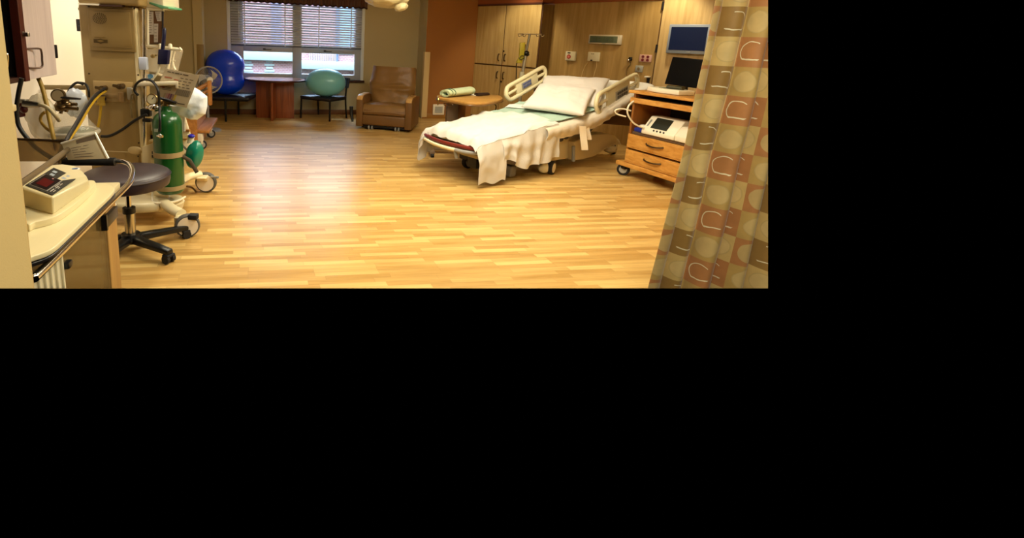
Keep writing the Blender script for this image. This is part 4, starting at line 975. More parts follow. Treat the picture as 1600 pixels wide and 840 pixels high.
# ================================================================== INFANT WARMER (left)
Yw = 4.05
WB = mat('warmer_beige', '#9f8551', 0.42, var=0.03, vscale=3)
WBD = mat('warmer_panel_beige', '#9a804c', 0.42)
wmr = thing('infant_warmer', 'tall beige infant warmer column on a white wheeled base at the left wall', 'infant warmer', tuple(pz(205, 318)))
def wx(px, y=150, Y=Yw): return at(px, y, Y).x
def wz(py, px=170, Y=Yw): return at(px, py, Y).z
fw = Fr((0, Yw, 0))
xL, xRR = wx(133), wx(213)
sc_w = FPX/((at(170, 150, Yw)-EYE).dot(FW))
zb_, ztopc = wz(305, 190), wz(8)
MB().box(fw, xL, xRR+0.015, 0, 0.22, zb_, ztopc, 0.018, 3).build('column', WB, wmr)
mb = MB(); mb.box(fw, wx(139, 40), wx(211, 40), -0.014, 0.0, wz(80), wz(13), 0.014, 3); mb.build('upper_panel', WBD, wmr)
p_ = MB().box(fw, wx(144, 40), wx(206, 40), -0.019, -0.012, wz(74), wz(18), 0.006, 2).build('recessed_plate', WBD, wmr)
mb = MB(); sx, sz = wx(158, 29), wz(29, 158)
for rr, nn in ((0.0, 1), (0.012, 6), (0.024, 11), (0.036, 16), (0.047, 20)):
    for k in range(nn): a = k*2*math.pi/nn; q = (sx+rr*1.1*math.cos(a), sz+rr*0.85*math.sin(a)); mb.cyl((q[0], Yw-0.022, q[1]), (q[0], Yw-0.018, q[1]), 0.0036, seg=6)
mb.build('speaker_grille', mat('grille_dark', '#4a3a20', 0.6), p_)
bx, bz = wx(159.5, 64), wz(64, 159)
bd = MB().prism([(bx-0.054, Yw-0.019, bz+0.013), (bx-0.02, Yw-0.019, bz+0.013), (bx, Yw-0.019, bz+0.018), (bx+0.02, Yw-0.019, bz+0.013), (bx+0.054, Yw-0.019, bz+0.013), (bx+0.054, Yw-0.019, bz-0.015), (bx+0.02, Yw-0.019, bz-0.015), (bx, Yw-0.019, bz-0.021), (bx-0.02, Yw-0.019, bz-0.015), (bx-0.054, Yw-0.019, bz-0.015)], (0, -0.004, 0)).build('badge', mat('badge_bronze', '#4e3a14', 0.4), p_)
mb = MB()
mb.prism([(bx-0.03, Yw-0.023, bz), (bx, Yw-0.023, bz+0.010), (bx+0.03, Yw-0.023, bz), (bx, Yw-0.023, bz-0.010)], (0, -0.002, 0))
for k in range(9): mb.box(fw, bx-0.045+k*0.0095, bx-0.045+k*0.0095+0.006, -0.0225, -0.018, bz+0.027, bz+0.0315)
mb.build('badge_marks', mat('badge_tan', '#8a6c34', 0.45), bd)
mb = MB()
for (px, py) in ((139, 10), (210, 13), (139.5, 115), (216, 117), (217, 223), (216, 244)):
    q = at(px, py, Yw); mb.cyl((q.x, Yw-0.004, q.z), (q.x, Yw+0.002, q.z), 0.007, seg=10)
mb.build('screws', mat('screw_dark', '#3d2c12', 0.5), wmr)
# white head housing on top with the pale underside slot
MB().box(fw, wx(128, 5), wx(223, 5), -0.06, 0.34, ztopc+0.0, ztopc+0.5, 0.02, 3).build('head_housing', WB, wmr)
MB().box(fw, wx(130, 8), wx(162, 8), -0.064, -0.02, ztopc-0.008, ztopc+0.004).build('slot_strip', mat('strip_white', '#f5ecd2', 0.4), wmr)
MB().box(fw, wx(162, 9), wx(197, 9), -0.064, -0.02, ztopc-0.012, ztopc+0.0).build('slot_gap', mat('slot_brown', '#3a1c0c', 0.6), wmr)
MB().box(fw, wx(119, 14), wx(134, 14), 0.02, 0.10, wz(16, 125), wz(11.5, 125), 0.005).build('side_bracket', mat('bracket_tan', '#8f7a44', 0.45), wmr)
# lower column seam and oval emblem
q = at(211, 235, Yw)
mb = MB(); mb.box(fw, wx(160, 236), wx(203, 236), -0.002, 0.004, wz(236.5, 180)-0.003, wz(236.5, 180)+0.003); mb.build('seam', mat('seam_light', '#d9c79a', 0.5), wmr)
MB().ell(Fr((q.x, Yw, q.z)), 0.062, 0.014, 0.036, 28, 10).build('oval_cover', mat('oval_cream', '#cfb985', 0.4), wmr)
# right side rail
YR = Yw+0.02
MB().cyl(at(225, 14, YR), at(226, 292, YR), 0.016, seg=14).build('rail_post', CHROME, wmr)
MB().box(fw, xRR+0.005, xRR+0.035, 0.0, 0.05, wz(292, 220), wz(12, 220), 0.006).build('rail_channel', mat('channel_cream', '#e3d2a4', 0.35), wmr)
q = at(224.5, 99, YR-0.02); MB().box(Fr(q), -0.032, 0.032, -0.02, 0.02, -0.05, 0.05, 0.008).build('rail_clip', mat('clip_pale_blue', '#c6cfe6', 0.4), wmr)
# side frame holding the notices and the tray
WHP = mat('warmer_white', '#efe4c6', 0.3)
Yn = Yw+0.10
mb = MB(); mb.tube([at(231, 12, Yn), at(231, 70, Yn)], 0.014, 10); mb.tube([at(230, 14, Yn), at(256, 15, Yn)], 0.014, 10); mb.build('notice_frame', WHP, wmr)
MB().box(Fr((0, Yn, 0)), at(222, 0, Yn).x, at(257, 0, Yn).x, -0.02, 0.3, at(240, 13, Yn).z, at(240, 13, Yn).z+0.35, 0.02).build('head_side', WHP, wmr)
gt = MB().prism([at(233, 3, Yn-0.03), at(263, 11, Yn-0.03), at(263.5, 14, Yn-0.03), at(252, 13.5, Yn-0.03), at(233, 6, Yn-0.03)], (0.02, 0.22, 0), 0.003).build('glass_shelf', clear('green_edge_glass', '#5fae84', 0.1, 0.75), wmr)
nb_ = thing('notice_board', 'framed brown notice board with pinned papers on the warmer side', 'notice board', tuple(at(242, 66, Yn)))
q = [at(229, 16, Yn), at(254.5, 16, Yn), at(254, 67, Yn), at(230.5, 69, Yn)]
MB().prism(q, (0, 0.02, 0)).build('board', mat('cork_brown', '#6f4a2c', 0.8, var=0.2, vscale=20), nb_)
ctrq = sum(q, V())/4
MB().tube(q, 0.007, 6, True).build('board_frame', BLACK, nb_)
PAP = mat('notice_paper', '#c9bdb0', 0.8)
def paper(pts, nl, mm=PAP, lines='#6e625a'):
    pts = [V(p) for p in pts]
    pa = MB().prism([p+V((0, -0.003, 0)) for p in pts], (0, -0.002, 0)).build('paper', mm, nb_)
    mb = MB()
    for k in range(nl):
        t = (k+0.8)/(nl+0.8)
        l0, l1 = pts[0].lerp(pts[3], t), pts[1].lerp(pts[2], t); a, b = l0.lerp(l1, 0.12), l0.lerp(l1, 0.6+0.3*random.random())
        h = V((0, 0, 0.004)); o_ = V((0, -0.0055, 0)); mb.prism([a+o_-h*.5, b+o_-h*.5, b+o_+h*.5, a+o_+h*.5], (0, -0.001, 0))
    mb.build('print', mat('print_'+lines[1:], lines, 0.8), pa)
paper([at(231, 18, Yn), at(240, 18, Yn), at(240.5, 54, Yn), at(231.5, 54, Yn)], 9)
paper([at(242.5, 18, Yn), at(252.5, 18, Yn), at(252.5, 33, Yn), at(246, 33, Yn)], 4)
paper([at(241, 37, Yn), at(247.5, 37, Yn), at(247, 66, Yn), at(241, 66, Yn)], 5)
# tray arm, pegs and clear bin
mb = MB()
mb.tube([at(222, 70, Yn), at(232, 72, Yn), at(262, 75, Yn), at(283, 78, Yn)], 0.014, 8)
for px, y0 in ((250, 68), (266, 68)): mb.tube([at(px, 76, Yn-0.02), at(px, 70, Yn-0.02), at(px, y0, Yn-0.02)], [0.016, 0.015, 0.008], 10)
mb.tube([at(281, 77.5, Yn), at(283, 76, Yn)], 0.016, 8)
mb.build('tray_arm', WHP, wmr)
CLR = clear('clear_acrylic', '#efe6d2', 0.1, 0.28)
bn = MB(); q = [at(226, 77, Yn), at(270, 80, Yn), at(261, 116, Yn), at(228, 112, Yn)]
bn.prism(q, (0, 0.22, 0), 0.004); bn.build('clear_bin', CLR, wmr)
mb = MB(); mb.curve([at(268, 79, Yn-0.01), at(264, 100, Yn-0.01), at(259, 117, Yn-0.01), at(246, 115.5, Yn-0.01)], 0.010, 8, 6); mb.curve([at(273, 79, Yn), at(270, 92, Yn), at(271, 103, Yn), at(274, 109, Yn)], 0.010, 8, 6); mb.tube([at(262, 94, Yn), at(274, 95, Yn)], 0.006, 6); mb.build('bin_bracket', WHP, wmr)
q = at(239, 88, Yn-0.03); mb = MB(); mb.ell(Fr(q), 0.02, 0.015, 0.016, 12, 8); mb.tube([q, at(245, 86, Yn-0.03)], 0.008, 8); mb.build('bin_latch', mat('brass_knob', '#9a8350', 0.3, 0.7), wmr)
# dark blue probe hanging there
prb = thing('probe_handle', 'dark navy handheld device with upright handle hanging at the warmer side', 'probe', tuple(at(254, 101, Yn-0.10)))
Yp = Yn-0.12
NAVY = mat('navy_plastic', '#0b0f38', 0.35)
MB().prism([at(247, 77, Yp), at(263, 78, Yp), at(261, 101, Yp), at(245.5, 100.5, Yp)], (0, 0.05, 0), 0.006).build('body', NAVY, prb)
MB().tube([at(254, 78, Yp+0.02), at(256, 60, Yp+0.02), at(257, 46, Yp+0.02), at(257, 43, Yp+0.02)], [0.016, 0.015, 0.014, 0.005], 12).build('grip', NAVY, prb)
MB().curve([at(250, 101, Yp+0.02), at(248, 110, Yp), at(240, 122, Yp-0.02), at(226, 130, Yp-0.03), at(205, 140, Yp-0.05)], 0.007, 8, 6).build('cord', mat('cord_grey_beige', '#b8ad8e', 0.5), prb)
# white push arm
mb = MB(); Ya = Yw-0.08
mb.hexa([at(213, 135, Ya), at(277, 133, Ya), at(277, 133, Ya+0.14), at(213, 135, Ya+0.14), at(213, 128, Ya), at(277, 127, Ya), at(277, 127, Ya+0.14), at(213, 128, Ya+0.14)], 0.008)
mb.hexa([at(274, 138, Ya), at(278.5, 138, Ya), at(278.5, 138, Ya+0.14), at(274, 138, Ya+0.14), at(274, 127, Ya), at(278.5, 127, Ya), at(278.5, 127, Ya+0.14), at(274, 127, Ya+0.14)], 0.005)
mb.build('push_arm', WHP, wmr)
q = at(235, 119, Yn-0.06); st_ = MB().prism([at(229, 115, Yn-0.02), at(241, 116, Yn-0.02), at(240, 125, Yn-0.02), at(229, 125, Yn-0.02)], (0, 0.004, 0)).build('sticker', mat('sticker_white', '#f2f2f2', 0.5), wmr)
MB().lathe([(0, -0.002), (0.022, -0.002), (0.022, 0.002), (0, 0.002)], (0, 0, 0), 16, fr=Fr(at(235, 119.5, Yn-0.025), V((1, 0, 0)), V((0, 0, 1)), V((0, 1, 0)))).build('blue_dot', mat('sticker_blue', '#5f97c9', 0.5), st_)
# gas panel with connectors
gp = MB().box(fw, wx(147, 140), wx(209, 140), -0.012, 0.002, wz(159, 175), wz(127, 175), 0.005).build('gas_panel', mat('gas_panel_tan', '#b39763', 0.4), wmr)
BRZ = mat('bronze_fitting', '#6b5638', 0.28, 0.85)
for nm, px, py in (('valve', 166, 137), ('valve', 193, 134)):
    q = at(px, py, Yw); mb = MB(); mb.cyl((q.x, Yw-0.01, q.z), (q.x, Yw-0.07, q.z), 0.022, seg=16); mb.tube([(q.x-0.045, Yw-0.075, q.z+0.008), (q.x+0.045, Yw-0.075, q.z-0.004)], 0.012, 8); mb.cyl((q.x, Yw-0.065, q.z), (q.x, Yw-0.09, q.z), 0.015, seg=12); mb.build(nm, BRZ, gp)
q = at(193, 150, Yw); MB().cyl((q.x, Yw-0.03, q.z-0.04), (q.x, Yw-0.03, q.z+0.035), 0.022, seg=16).build('outlet_cup', mat('cup_tan', '#a8875a', 0.35, 0.4), gp)
q = at(160, 153, Yw); MB().ell(Fr((q.x, Yw-0.04, q.z)), 0.05, 0.035, 0.03, 16, 10).build('purple_clip', mat('dark_purple', '#2c1638', 0.4), gp)
q = at(174, 150, Yw); MB().box(Fr((q.x, Yw, q.z)), -0.04, 0.05, -0.014, 0, -0.02, 0.02, 0.004).build('label_plate', mat('label_tan', '#9d8050', 0.5), gp)
# plastic clip with little hoses
q = at(203, 146, Yw-0.03); MB().box(Fr(q), -0.02, 0.02, -0.01, 0.01, -0.05, 0.05, 0.005).build('hose_clip', mat('clip_grey', '#a39c88', 0.4), wmr)
for px in (205, 213.5):
    MB().curve([at(209, 146, Yw-0.04), at(px, 150, Yw-0.045), at(px-0.5, 165, Yw-0.04), at(px+1, 184, Yw-0.03)], 0.007, 8, 6).build('hose_loop', mat('loop_bronze', '#8a7850', 0.35, 0.5), wmr)
# base: pedestal, deck, legs, casters
zf = 0.0
MB().box(fw, wx(188, 320), wx(234, 320), 0.0, 0.22, 0.16, zb_+0.02, 0.03, 3).build('pedestal', mat('pedestal_ivory', '#d6c79c', 0.35), wmr)
BASE = mat('base_ivory', '#ded0a8', 0.3)
q = [pz(185, 334, 0.10), pz(255, 331, 0.10), pz(268, 318, 0.10), pz(262, 306, 0.10), pz(205, 304, 0.10), pz(180, 318, 0.10)]
MB().prism(smooth(q, 5, True), (0, 0, 0.085), 0.03, 3).build('base_deck', BASE, wmr)
def leg(pts, r, name='leg'): return MB().curve(pts, r, 14, 6, flat=1.25).build(name, BASE, wmr)
def xyz(px, py, z): return pz(px, py, z)
cs1 = pz(292, 372); cs2 = pz(321, 297)
l1 = leg([xyz(235, 312, 0.16), xyz(252, 314, 0.165), xyz(268, 326, 0.17), xyz(283, 334, 0.165)], 0.036)
l2 = leg([xyz(250, 300, 0.16), xyz(272, 290, 0.17), xyz(292, 277, 0.18), xyz(314, 272, 0.185)], 0.036)
TIRE = mat('tire_grey', '#55524c', 0.6); DISC = mat('caster_disc_ivory', '#efe2cc', 0.4)
for (px, py, lg, rx_) in ((293, 352, l1, 0.095), (322, 286, l2, 0.105)):
    q0 = pz(px, py, 0.09)
    caster('caster', V((q0.x, q0.y, rx_-0.004)), rx_-0.004, 0.06, (0.45, -1, 0.0) if px < 300 else (0.05, -1, 0), wmr, TIRE, DISC, 0.82)
    mb = MB()
    if px < 300: mb.hexa([xyz(270, 356, 0.03), xyz(287, 360, 0.03), xyz(300, 352, 0.06), xyz(280, 346, 0.06), xyz(270, 340, 0.16), xyz(285, 340, 0.16), xyz(297, 334, 0.16), xyz(278, 333, 0.16)], 0.02, 3)
    else: mb.hexa([xyz(306, 284, 0.07), xyz(324, 284, 0.12), xyz(330, 276, 0.12), xyz(310, 276, 0.07), xyz(306, 279, 0.17), xyz(322, 279, 0.19), xyz(326, 273, 0.19), xyz(308, 273, 0.17)], 0.015, 3)
    mb.build('caster_housing', BASE, wmr)
    if px < 300: MB().box(Fr(at(301, 338, q0.y)), -0.03, 0.04, -0.03, 0.03, -0.02, 0.02, 0.008).build('brake_pedal', RUBBER, wmr)
    else: MB().tube([at(330, 276, q0.y-0.03), at(341, 277, q0.y-0.05)], 0.012, 8).build('brake_pedal', GREYP, wmr)
MB().curve([xyz(292, 291, 0.08), xyz(300, 293, 0.05), xyz(307, 300, 0.01)], 0.010, 8, 5).build('foot_lever', mat('lever_brown', '#6b4e2a', 0.4), wmr)
# bassinet bed section behind the cylinder
Yb2 = Yw+0.30
MB().hexa([at(228, 222, Yb2-0.1), at(300, 215, Yb2-0.1), at(300, 215, Yb2+0.7), at(228, 222, Yb2+0.7), at(228, 180, Yb2-0.1), at(288, 176, Yb2-0.1), at(288, 176, Yb2+0.7), at(228, 180, Yb2+0.7)], 0.03, 3).build('bassinet_tray', mat('tray_ivory', '#eadfc0', 0.4), wmr)
MB().hexa([at(232, 262, Yb2), at(294, 262, Yb2), at(294, 262, Yb2+0.4), at(232, 262, Yb2+0.4), at(232, 222, Yb2), at(299, 218, Yb2), at(299, 218, Yb2+0.4), at(232, 222, Yb2+0.4)], 0.03, 3).build('drawer_box', mat('tray_ivory', '#eadfc0'), wmr)
MB().box(Fr(at(280, 203.5, Yb2-0.11)), -0.07, 0.09, -0.01, 0.02, -0.012, 0.012, 0.004).build('wood_pull', mat('pull_wood', '#9a6b35', 0.4), wmr)
q = at(238, 214, Yb2-0.12); MB().box(Fr(q), -0.032, 0.03, -0.01, 0.01, -0.02, 0.02, 0.003).build('navy_display', mat('display_navy', '#10143a', 0.25), wmr)
MB().curve([at(229, 222, Yb2-0.14), at(238, 219, Yb2-0.16), at(247, 217, Yb2-0.14)], 0.012, 8, 5).build('display_grip', WHP, wmr)
def drp(u, v):
    p = at(236+54*u, 164+40*v+6*math.sin(u*3), Yb2-0.13+0.02*math.sin(u*22)*v); return p
sheetw = MB().grid(drp, 40, 16, 0.01).build('warmer_sheet', mat('warmer_sheet_white', '#f0ece4', 0.9, bump=0.4, bscale=30)); tag(sheetw, 'white sheet draped over the infant warmer bed behind the green cylinder', 'sheet')

# ---- instruction card
Yc = Yw-0.02
card = thing('instruction_card', 'tilted beige instruction card with small print and colour bars on the warmer', 'poster', tuple(at(275, 165, Yc)))
k0, k1, k2, k3 = at(258, 107, Yc), at(311.5, 117.5, Yc), at(291.5, 168.5, Yc), at(236, 158, Yc)
fcD = 0.012
def cardp(u, v, k=0.0): return k0.lerp(k1, u).lerp(k3.lerp(k2, u), v)+V((0, -k, 0))
MB().prism([cardp(0, 0), cardp(1, 0), cardp(1, 1), cardp(0, 1)], (0, 0.004, 0)).build('card', mat('card_beige', '#b7a78a', 0.6), card)
def cbar(mb, u0, u1, v0, v1): mb.prism([cardp(u0, v0, 0.001), cardp(u1, v0, 0.001), cardp(u1, v1, 0.001), cardp(u0, v1, 0.001)], (0, -0.0012, 0))
mb = MB()
u = 0.10
for w_ in (0.10, 0.07, 0.13, 0.05, 0.16): cbar(mb, u, u+w_, 0.055, 0.085); u += w_+0.025
for r_ in range(4):
    u = 0.52
    for k in range(3): w_ = 0.06+0.05*random.random(); cbar(mb, u, u+w_, 0.17+r_*0.085, 0.19+r_*0.085); u += w_+0.05
for r_ in range(3): cbar(mb, 0.12+0.02*r_, 0.40, 0.50+0.04*r_, 0.515+0.04*r_)
cbar(mb, 0.66, 0.92, 0.90, 0.93)
mb.build('print', mat('card_print', '#5d5040', 0.7), card)
mb = MB(); cbar(mb, 0.08, 0.30, 0.22, 0.245); cbar(mb, 0.36, 0.5, 0.245, 0.27); cbar(mb, 0.08, 0.2, 0.52, 0.54); mb.build('red_print', mat('card_red', '#9c4a34', 0.7), card)
mb = MB(); cbar(mb, 0.55, 0.95, 0.50, 0.68); mb.build('table_block', mat('card_grey_block', '#8d7f68', 0.7), card)
mb = MB()
for k in range(7): cbar(mb, 0.57+0.052*k, 0.585+0.052*k, 0.50, 0.68)
mb.build('table_lines', mat('card_lines', '#6c5f4c', 0.7), card)
for k, (cc_) in enumerate(('#a89878', '#b58f86', '#9b5f66', '#6b4560', '#8a6a52', '#b59b3a')):
    mb = MB(); cbar(mb, 0.26+0.06*k, 0.31+0.06*k, 0.68, 0.88); mb.build('colour_bar', mat('bar_'+cc_[1:], cc_, 0.7), card)
# ---- white plastic bag
Yg = Yw+0.12
def bagf(sgn):
    out = [at(300, 134, Yg), at(312, 141, Yg), at(324, 151, Yg), at(324, 166, Yg), at(321, 178, Yg), at(308, 187, Yg), at(299, 187, Yg), at(283, 181, Yg), at(268, 174, Yg), at(262, 165, Yg), at(282, 158, Yg), at(292, 148, Yg)]
    c_ = sum(out, V())/len(out)
    def f(u, v):
        k = u*len(out); i = int(k) % len(out); p = out[i].lerp(out[(i+1) % len(out)], k-int(k)); r = 1-v
        q = c_.lerp(p, r); b = math.sqrt(max(0, 1-r*r))
        return q+V((0, sgn*(0.07*b+0.02*nz((q.x*14, q.z*14, sgn))*(1 if r < 0.97 else 0)), 0))
    return f
mb = MB(); mb.grid(bagf(-1), 60, 14); mb.grid(bagf(1), 60, 14); bmesh.ops.remove_doubles(mb.bm, verts=mb.bm.verts, dist=0.0004); bmesh.ops.recalc_face_normals(mb.bm, faces=mb.bm.faces)
bg = mb.build('plastic_bag', mat('bluish_plastic', '#dfe8f2', 0.25, bump=0.5, bscale=14, coat=0.3), ang=0.4); tag(bg, 'bulging bluish white plastic bag hanging behind the instruction card', 'bag')

# ---- oxygen cylinder with straps, valve, gauges
Yo2 = Yw-0.10
oc_b, oc_t = at(267, 299, Yo2), at(263, 172, Yo2)
s1_ = FPX/((oc_b-EYE).dot(FW)); rO = 21.0/s1_
cyl = thing('oxygen_cylinder', 'dark green oxygen cylinder held by two tan straps on the infant warmer', 'gas cylinder', tuple(oc_b))
GRN = mat('cylinder_green', '#12501f', 0.28, coat=0.2)
ocx = (oc_b.x+at(263.5, 240, Yo2).x)/2
zB, zT = oc_b.z, at(264, 182, Yo2).z
prof = [(0, zB), (rO*0.86, zB), (rO*0.98, zB+0.02), (rO, zB+0.05), (rO, zT-0.06), (rO*0.97, zT-0.03), (rO*0.86, zT), (rO*0.66, zT+0.025), (rO*0.42, zT+0.04), (rO*0.34, zT+0.055), (rO*0.34, zT+0.085), (0, zT+0.087)]
MB().lathe(prof, (ocx, Yo2, 0), 40).build('tank', GRN, cyl)
STP = mat('strap_tan', '#a08a5e', 0.8, bump=0.2, bscale=200)
for (py0, py1) in ((243, 235.5), (293, 286.5)):
    z0, z1 = at(265, py0, Yo2).z, at(265, py1, Yo2).z
    MB().lathe([(rO+0.001, z0), (rO+0.006, z0), (rO+0.006, z1), (rO+0.001, z1)], (ocx, Yo2, 0), 40).build('strap', STP, cyl)
    MB().tube([(ocx+rO*0.8, Yo2-0.02, (z0+z1)/2), (ocx+rO+0.05, Yo2+0.02, (z0+z1)/2-0.06), (ocx+rO+0.09, Yo2+0.06, (z0+z1)/2-0.17)] if py0 < 250 else [(ocx-rO*0.9, Yo2-0.03, (z0+z1)/2), (ocx-rO-0.04, Yo2+0.0, (z0+z1)/2-0.01)], 0.016, 8, flat=0.4).build('strap_tail', mat('strap_dark', '#4b4030', 0.8), cyl)
zv = zT+0.087
BRS = mat('valve_bronze', '#8a7348', 0.28, 0.85)
mb = MB(); mb.cyl((ocx-0.005, Yo2, zv-0.005), (ocx-0.005, Yo2, zv+0.05), 0.022, seg=16); mb.tube([(ocx-0.08, Yo2, zv+0.03), (ocx+0.07, Yo2, zv+0.025)], 0.018, 10); mb.build('valve', BRS, cyl)
MB().tube([at(250, 153, Yo2-0.03), at(262, 156.5, Yo2-0.03), at(276, 161, Yo2-0.03)], [0.010, 0.015, 0.010], 10).build('valve_key', BLACK, cyl)
def gauge(c, r, parent, nrm=(0.25, -1, 0.1)):
    n = V(nrm).normalized(); a = n.orthogonal().normalized(); b = n.cross(a)
    g = MB().lathe([(0, -0.02), (r*0.9, -0.02), (r, -0.012), (r, 0.012), (r*0.9, 0.016), (r*0.86, 0.010), (0, 0.010)], (0, 0, 0), 28, fr=Fr(c, a, b, n)).build('gauge', BRS, parent)
    MB().lathe([(0, 0.0105), (r*0.84, 0.0105), (r*0.84, 0.012), (0, 0.012)], (0, 0, 0), 24, fr=Fr(c, a, b, n)).build('dial', mat('dial_cream', '#cfc3a0', 0.4), g)
    up = V((0.5, 0, 0.6)).normalized(); MB().tube([V(c)+n*0.0135, V(c)+n*0.0135+up*r*0.6], 0.003, 6).build('needle', BLACK, g)
gauge(at(238, 155, Yo2-0.02), 0.044, cyl)
mb = MB(); q = at(241, 168, Yo2-0.02); mb.ell(Fr(q), 0.05, 0.035, 0.032, 20, 12); mb.tube([q, (ocx-0.03, Yo2, zv+0.03)], 0.014, 10); mb.tube([q, at(238, 158, Yo2-0.01)], 0.010, 8); mb.tube([at(229, 168, Yo2-0.02), q], 0.014, 8); mb.build('regulator', CHROME, cyl)
MB().box(Fr((ocx, Yo2-rO, at(262, 200, Yo2).z)), -0.055, -0.028, -0.006, 0.004, -0.012, 0.012).build('label', mat('label_grey', '#9fb09c', 0.5), cyl)
# holder on the warmer: cradle, mount, outlet box, flow line
mb = MB(); zc_ = at(255, 309, Yo2).z
mb.curve([(ocx-rO-0.02, Yo2-0.02, zB+0.10), (ocx-rO-0.02, Yo2-0.05, zc_+0.01), (ocx-rO+0.04, Yo2-rO-0.01, zc_-0.005), (ocx+rO*0.6, Yo2-rO*0.7, zc_+0.0), (ocx+rO, Yo2+0.02, zc_+0.01)], 0.009, 8, 6); mb.build('cylinder_cradle', WHP, wmr)
MB().lathe([(0, zc_-0.09), (rO*1.0, zc_-0.09), (rO*1.12, zc_-0.04), (rO*0.98, zc_-0.01), (0, zc_-0.008)], (ocx-0.03, Yo2+0.02, 0), 28).build('cradle_cup', BASE, wmr)
ob = MB().hexa([at(222, 272, Yo2+0.03), at(243, 272, Yo2+0.03), at(243, 272, Yo2+0.13), at(222, 272, Yo2+0.13), at(222, 229, Yo2+0.03), at(244, 222, Yo2+0.03), at(244, 222, Yo2+0.13), at(222, 229, Yo2+0.13)], 0.006).build('socket_box', mat('socket_box_cream', '#d8c89c', 0.4), wmr)
mb = MB()
for py in (238, 244): q = at(240, py, Yo2+0.028); mb.box(Fr(q), -0.014, 0.008, -0.004, 0.004, -0.012, 0.010, 0.002)
mb.build('sockets', BLACK, ob)
MB().box(Fr(at(239, 253, Yo2+0.028)), -0.016, 0.012, -0.003, 0.003, -0.022, 0.02).build('lit_switch', mat('switch_cream', '#fff0b8', 0.4), ob)
mb = MB(); q = at(251, 212, Yo2-rO*0.9); mb.ell(Fr(q), 0.022, 0.02, 0.02, 12, 8); mb.tube([at(246, 212, q.y), at(254, 213, q.y-0.02)], 0.010, 8); mb.tube([at(250, 205, q.y), at(252, 219, q.y)], 0.008, 8); mb.build('stopcock', CHROME, wmr)
q = at(228, 176, YR-0.03); mb = MB(); mb.box(Fr(q), -0.035, 0.045, -0.03, 0.02, -0.03, 0.035, 0.01); mb.box(Fr(q), -0.02, 0.05, -0.035, 0.015, -0.075, -0.045, 0.01); mb.build('rail_clamp', BLACK, wmr)

# ---- resuscitation bag
Ys = Yw+0.02
rs = thing('resuscitation_bag', 'teal squeeze bag with white neck and blue cap hanging beside the green cylinder', 'medical bag', tuple(at(304, 261, Ys)))
bc = at(304, 241, Ys)
def tf(x, y, z):
    k = 1-0.10*(z > 0.4)*((z-0.4)/0.6)**2*3; rib = 1+0.05*math.cos(5*math.atan2(y, x)); return (x*k*rib, y*k*rib, z)
MB().ell(Fr(bc, V((0.98, 0, -0.10)), V((0, 1, 0)), V((0.18, 0, 0.98))), 0.072, 0.06, 0.125, 40, 20, tf).build('squeeze_bag', mat('teal_rubber', '#0f7f66', 0.3, coat=0.2), rs)
MB().tube([at(298, 223, Ys), at(298, 217, Ys), at(299, 211, Ys)], [0.030, 0.026, 0.03], 16).build('neck', WHITE, rs)
q = at(299, 212.5, Ys-0.02); MB().ell(Fr(q), 0.028, 0.025, 0.018, 20, 10).build('cap', mat('cap_blue', '#1a16b0', 0.3), rs)
MB().tube([at(307, 259, Ys), at(306.5, 264, Ys)], 0.008, 8).build('tail_valve', mat('tail_brown', '#6b5a30', 0.4), rs)
hs = MB().curve([at(284, 226, Ys), at(290, 232, Ys), at(297, 240, Ys), at(294, 249, Ys), at(288, 240, Ys)], 0.009, 8, 6).build('breathing_hose', mat('hose_grey', '#9a9684', 0.4)); tag(hs, 'grey looped hose between the green cylinder and the teal bag', 'hose')

# ---- hoses on and near the warmer
def hose(name, pts, r, m, label, cat='hose', grp=None):
    o = MB().curve(pts, r, 10, 7).build(name, m); tag(o, label, cat, grp); return o
HB = mat('hose_black', '#09080a', 0.5); HY = mat('hose_yellow', '#c29a1e', 0.4); HYD = mat('hose_mustard', '#a5842c', 0.45)
hose('air_hose', [at(216, 149, Ya-0.04), at(210, 141, Ya-0.04), at(214, 130, Ya-0.06), at(226, 124, Ya-0.06), at(239, 128, Ya-0.06), at(247, 142, Ya-0.10), at(249, 165, Yo2-0.06), at(250, 185, Yo2-rO-0.012), at(250, 205, Yo2-rO-0.012)], 0.010, HB, 'thin black hose arching over the white arm down to the green cylinder')
hose('air_hose', [at(158, 213, Ya), at(172, 212, Ya), at(190, 203, Ya), at(208, 190, Ya), at(222, 182, Ya), at(230, 179, Ya)], 0.012, HB, 'black hose running from the column up to the chrome rail clamp')
hose('black_hose', [at(164, 138, Yw-0.08), at(150, 148, Yw-0.3), at(136, 165, Yw-0.6), at(118, 195, Yw-0.9), at(102, 222, Yw-1.15), at(92, 244, Yw-1.3)], 0.0125, HB, 'thick black hose slanting from the gas panel down to the left')
hose('yellow_hose', [at(166, 142, Yw-0.06), at(154, 150, Yw-0.25), at(141, 166, Yw-0.5), at(124, 195, Yw-0.8), at(108, 219, Yw-1.05), at(98, 242, Yw-1.2)], 0.009, HY, 'yellow hose running beside the thick black hose from the gas panel')
hose('yellow_hose', [at(158, 160, Yw-0.05), at(157, 172, Yw-0.05), at(155, 188, Yw-0.06), at(152, 203, Yw-0.06)], 0.011, HY, 'short yellow hose hanging from the gas panel connector')
mb = MB(); mb.cyl(at(158, 150, Yw-0.05), at(157.5, 162, Yw-0.05), 0.03, seg=16); mb.cyl(at(157, 160.5, Yw-0.05), at(157, 164, Yw-0.05), 0.036, seg=16)
o = mb.build('hose_connector', HYD); tag(o, 'mustard connector where the short yellow hose joins the gas panel', 'connector')
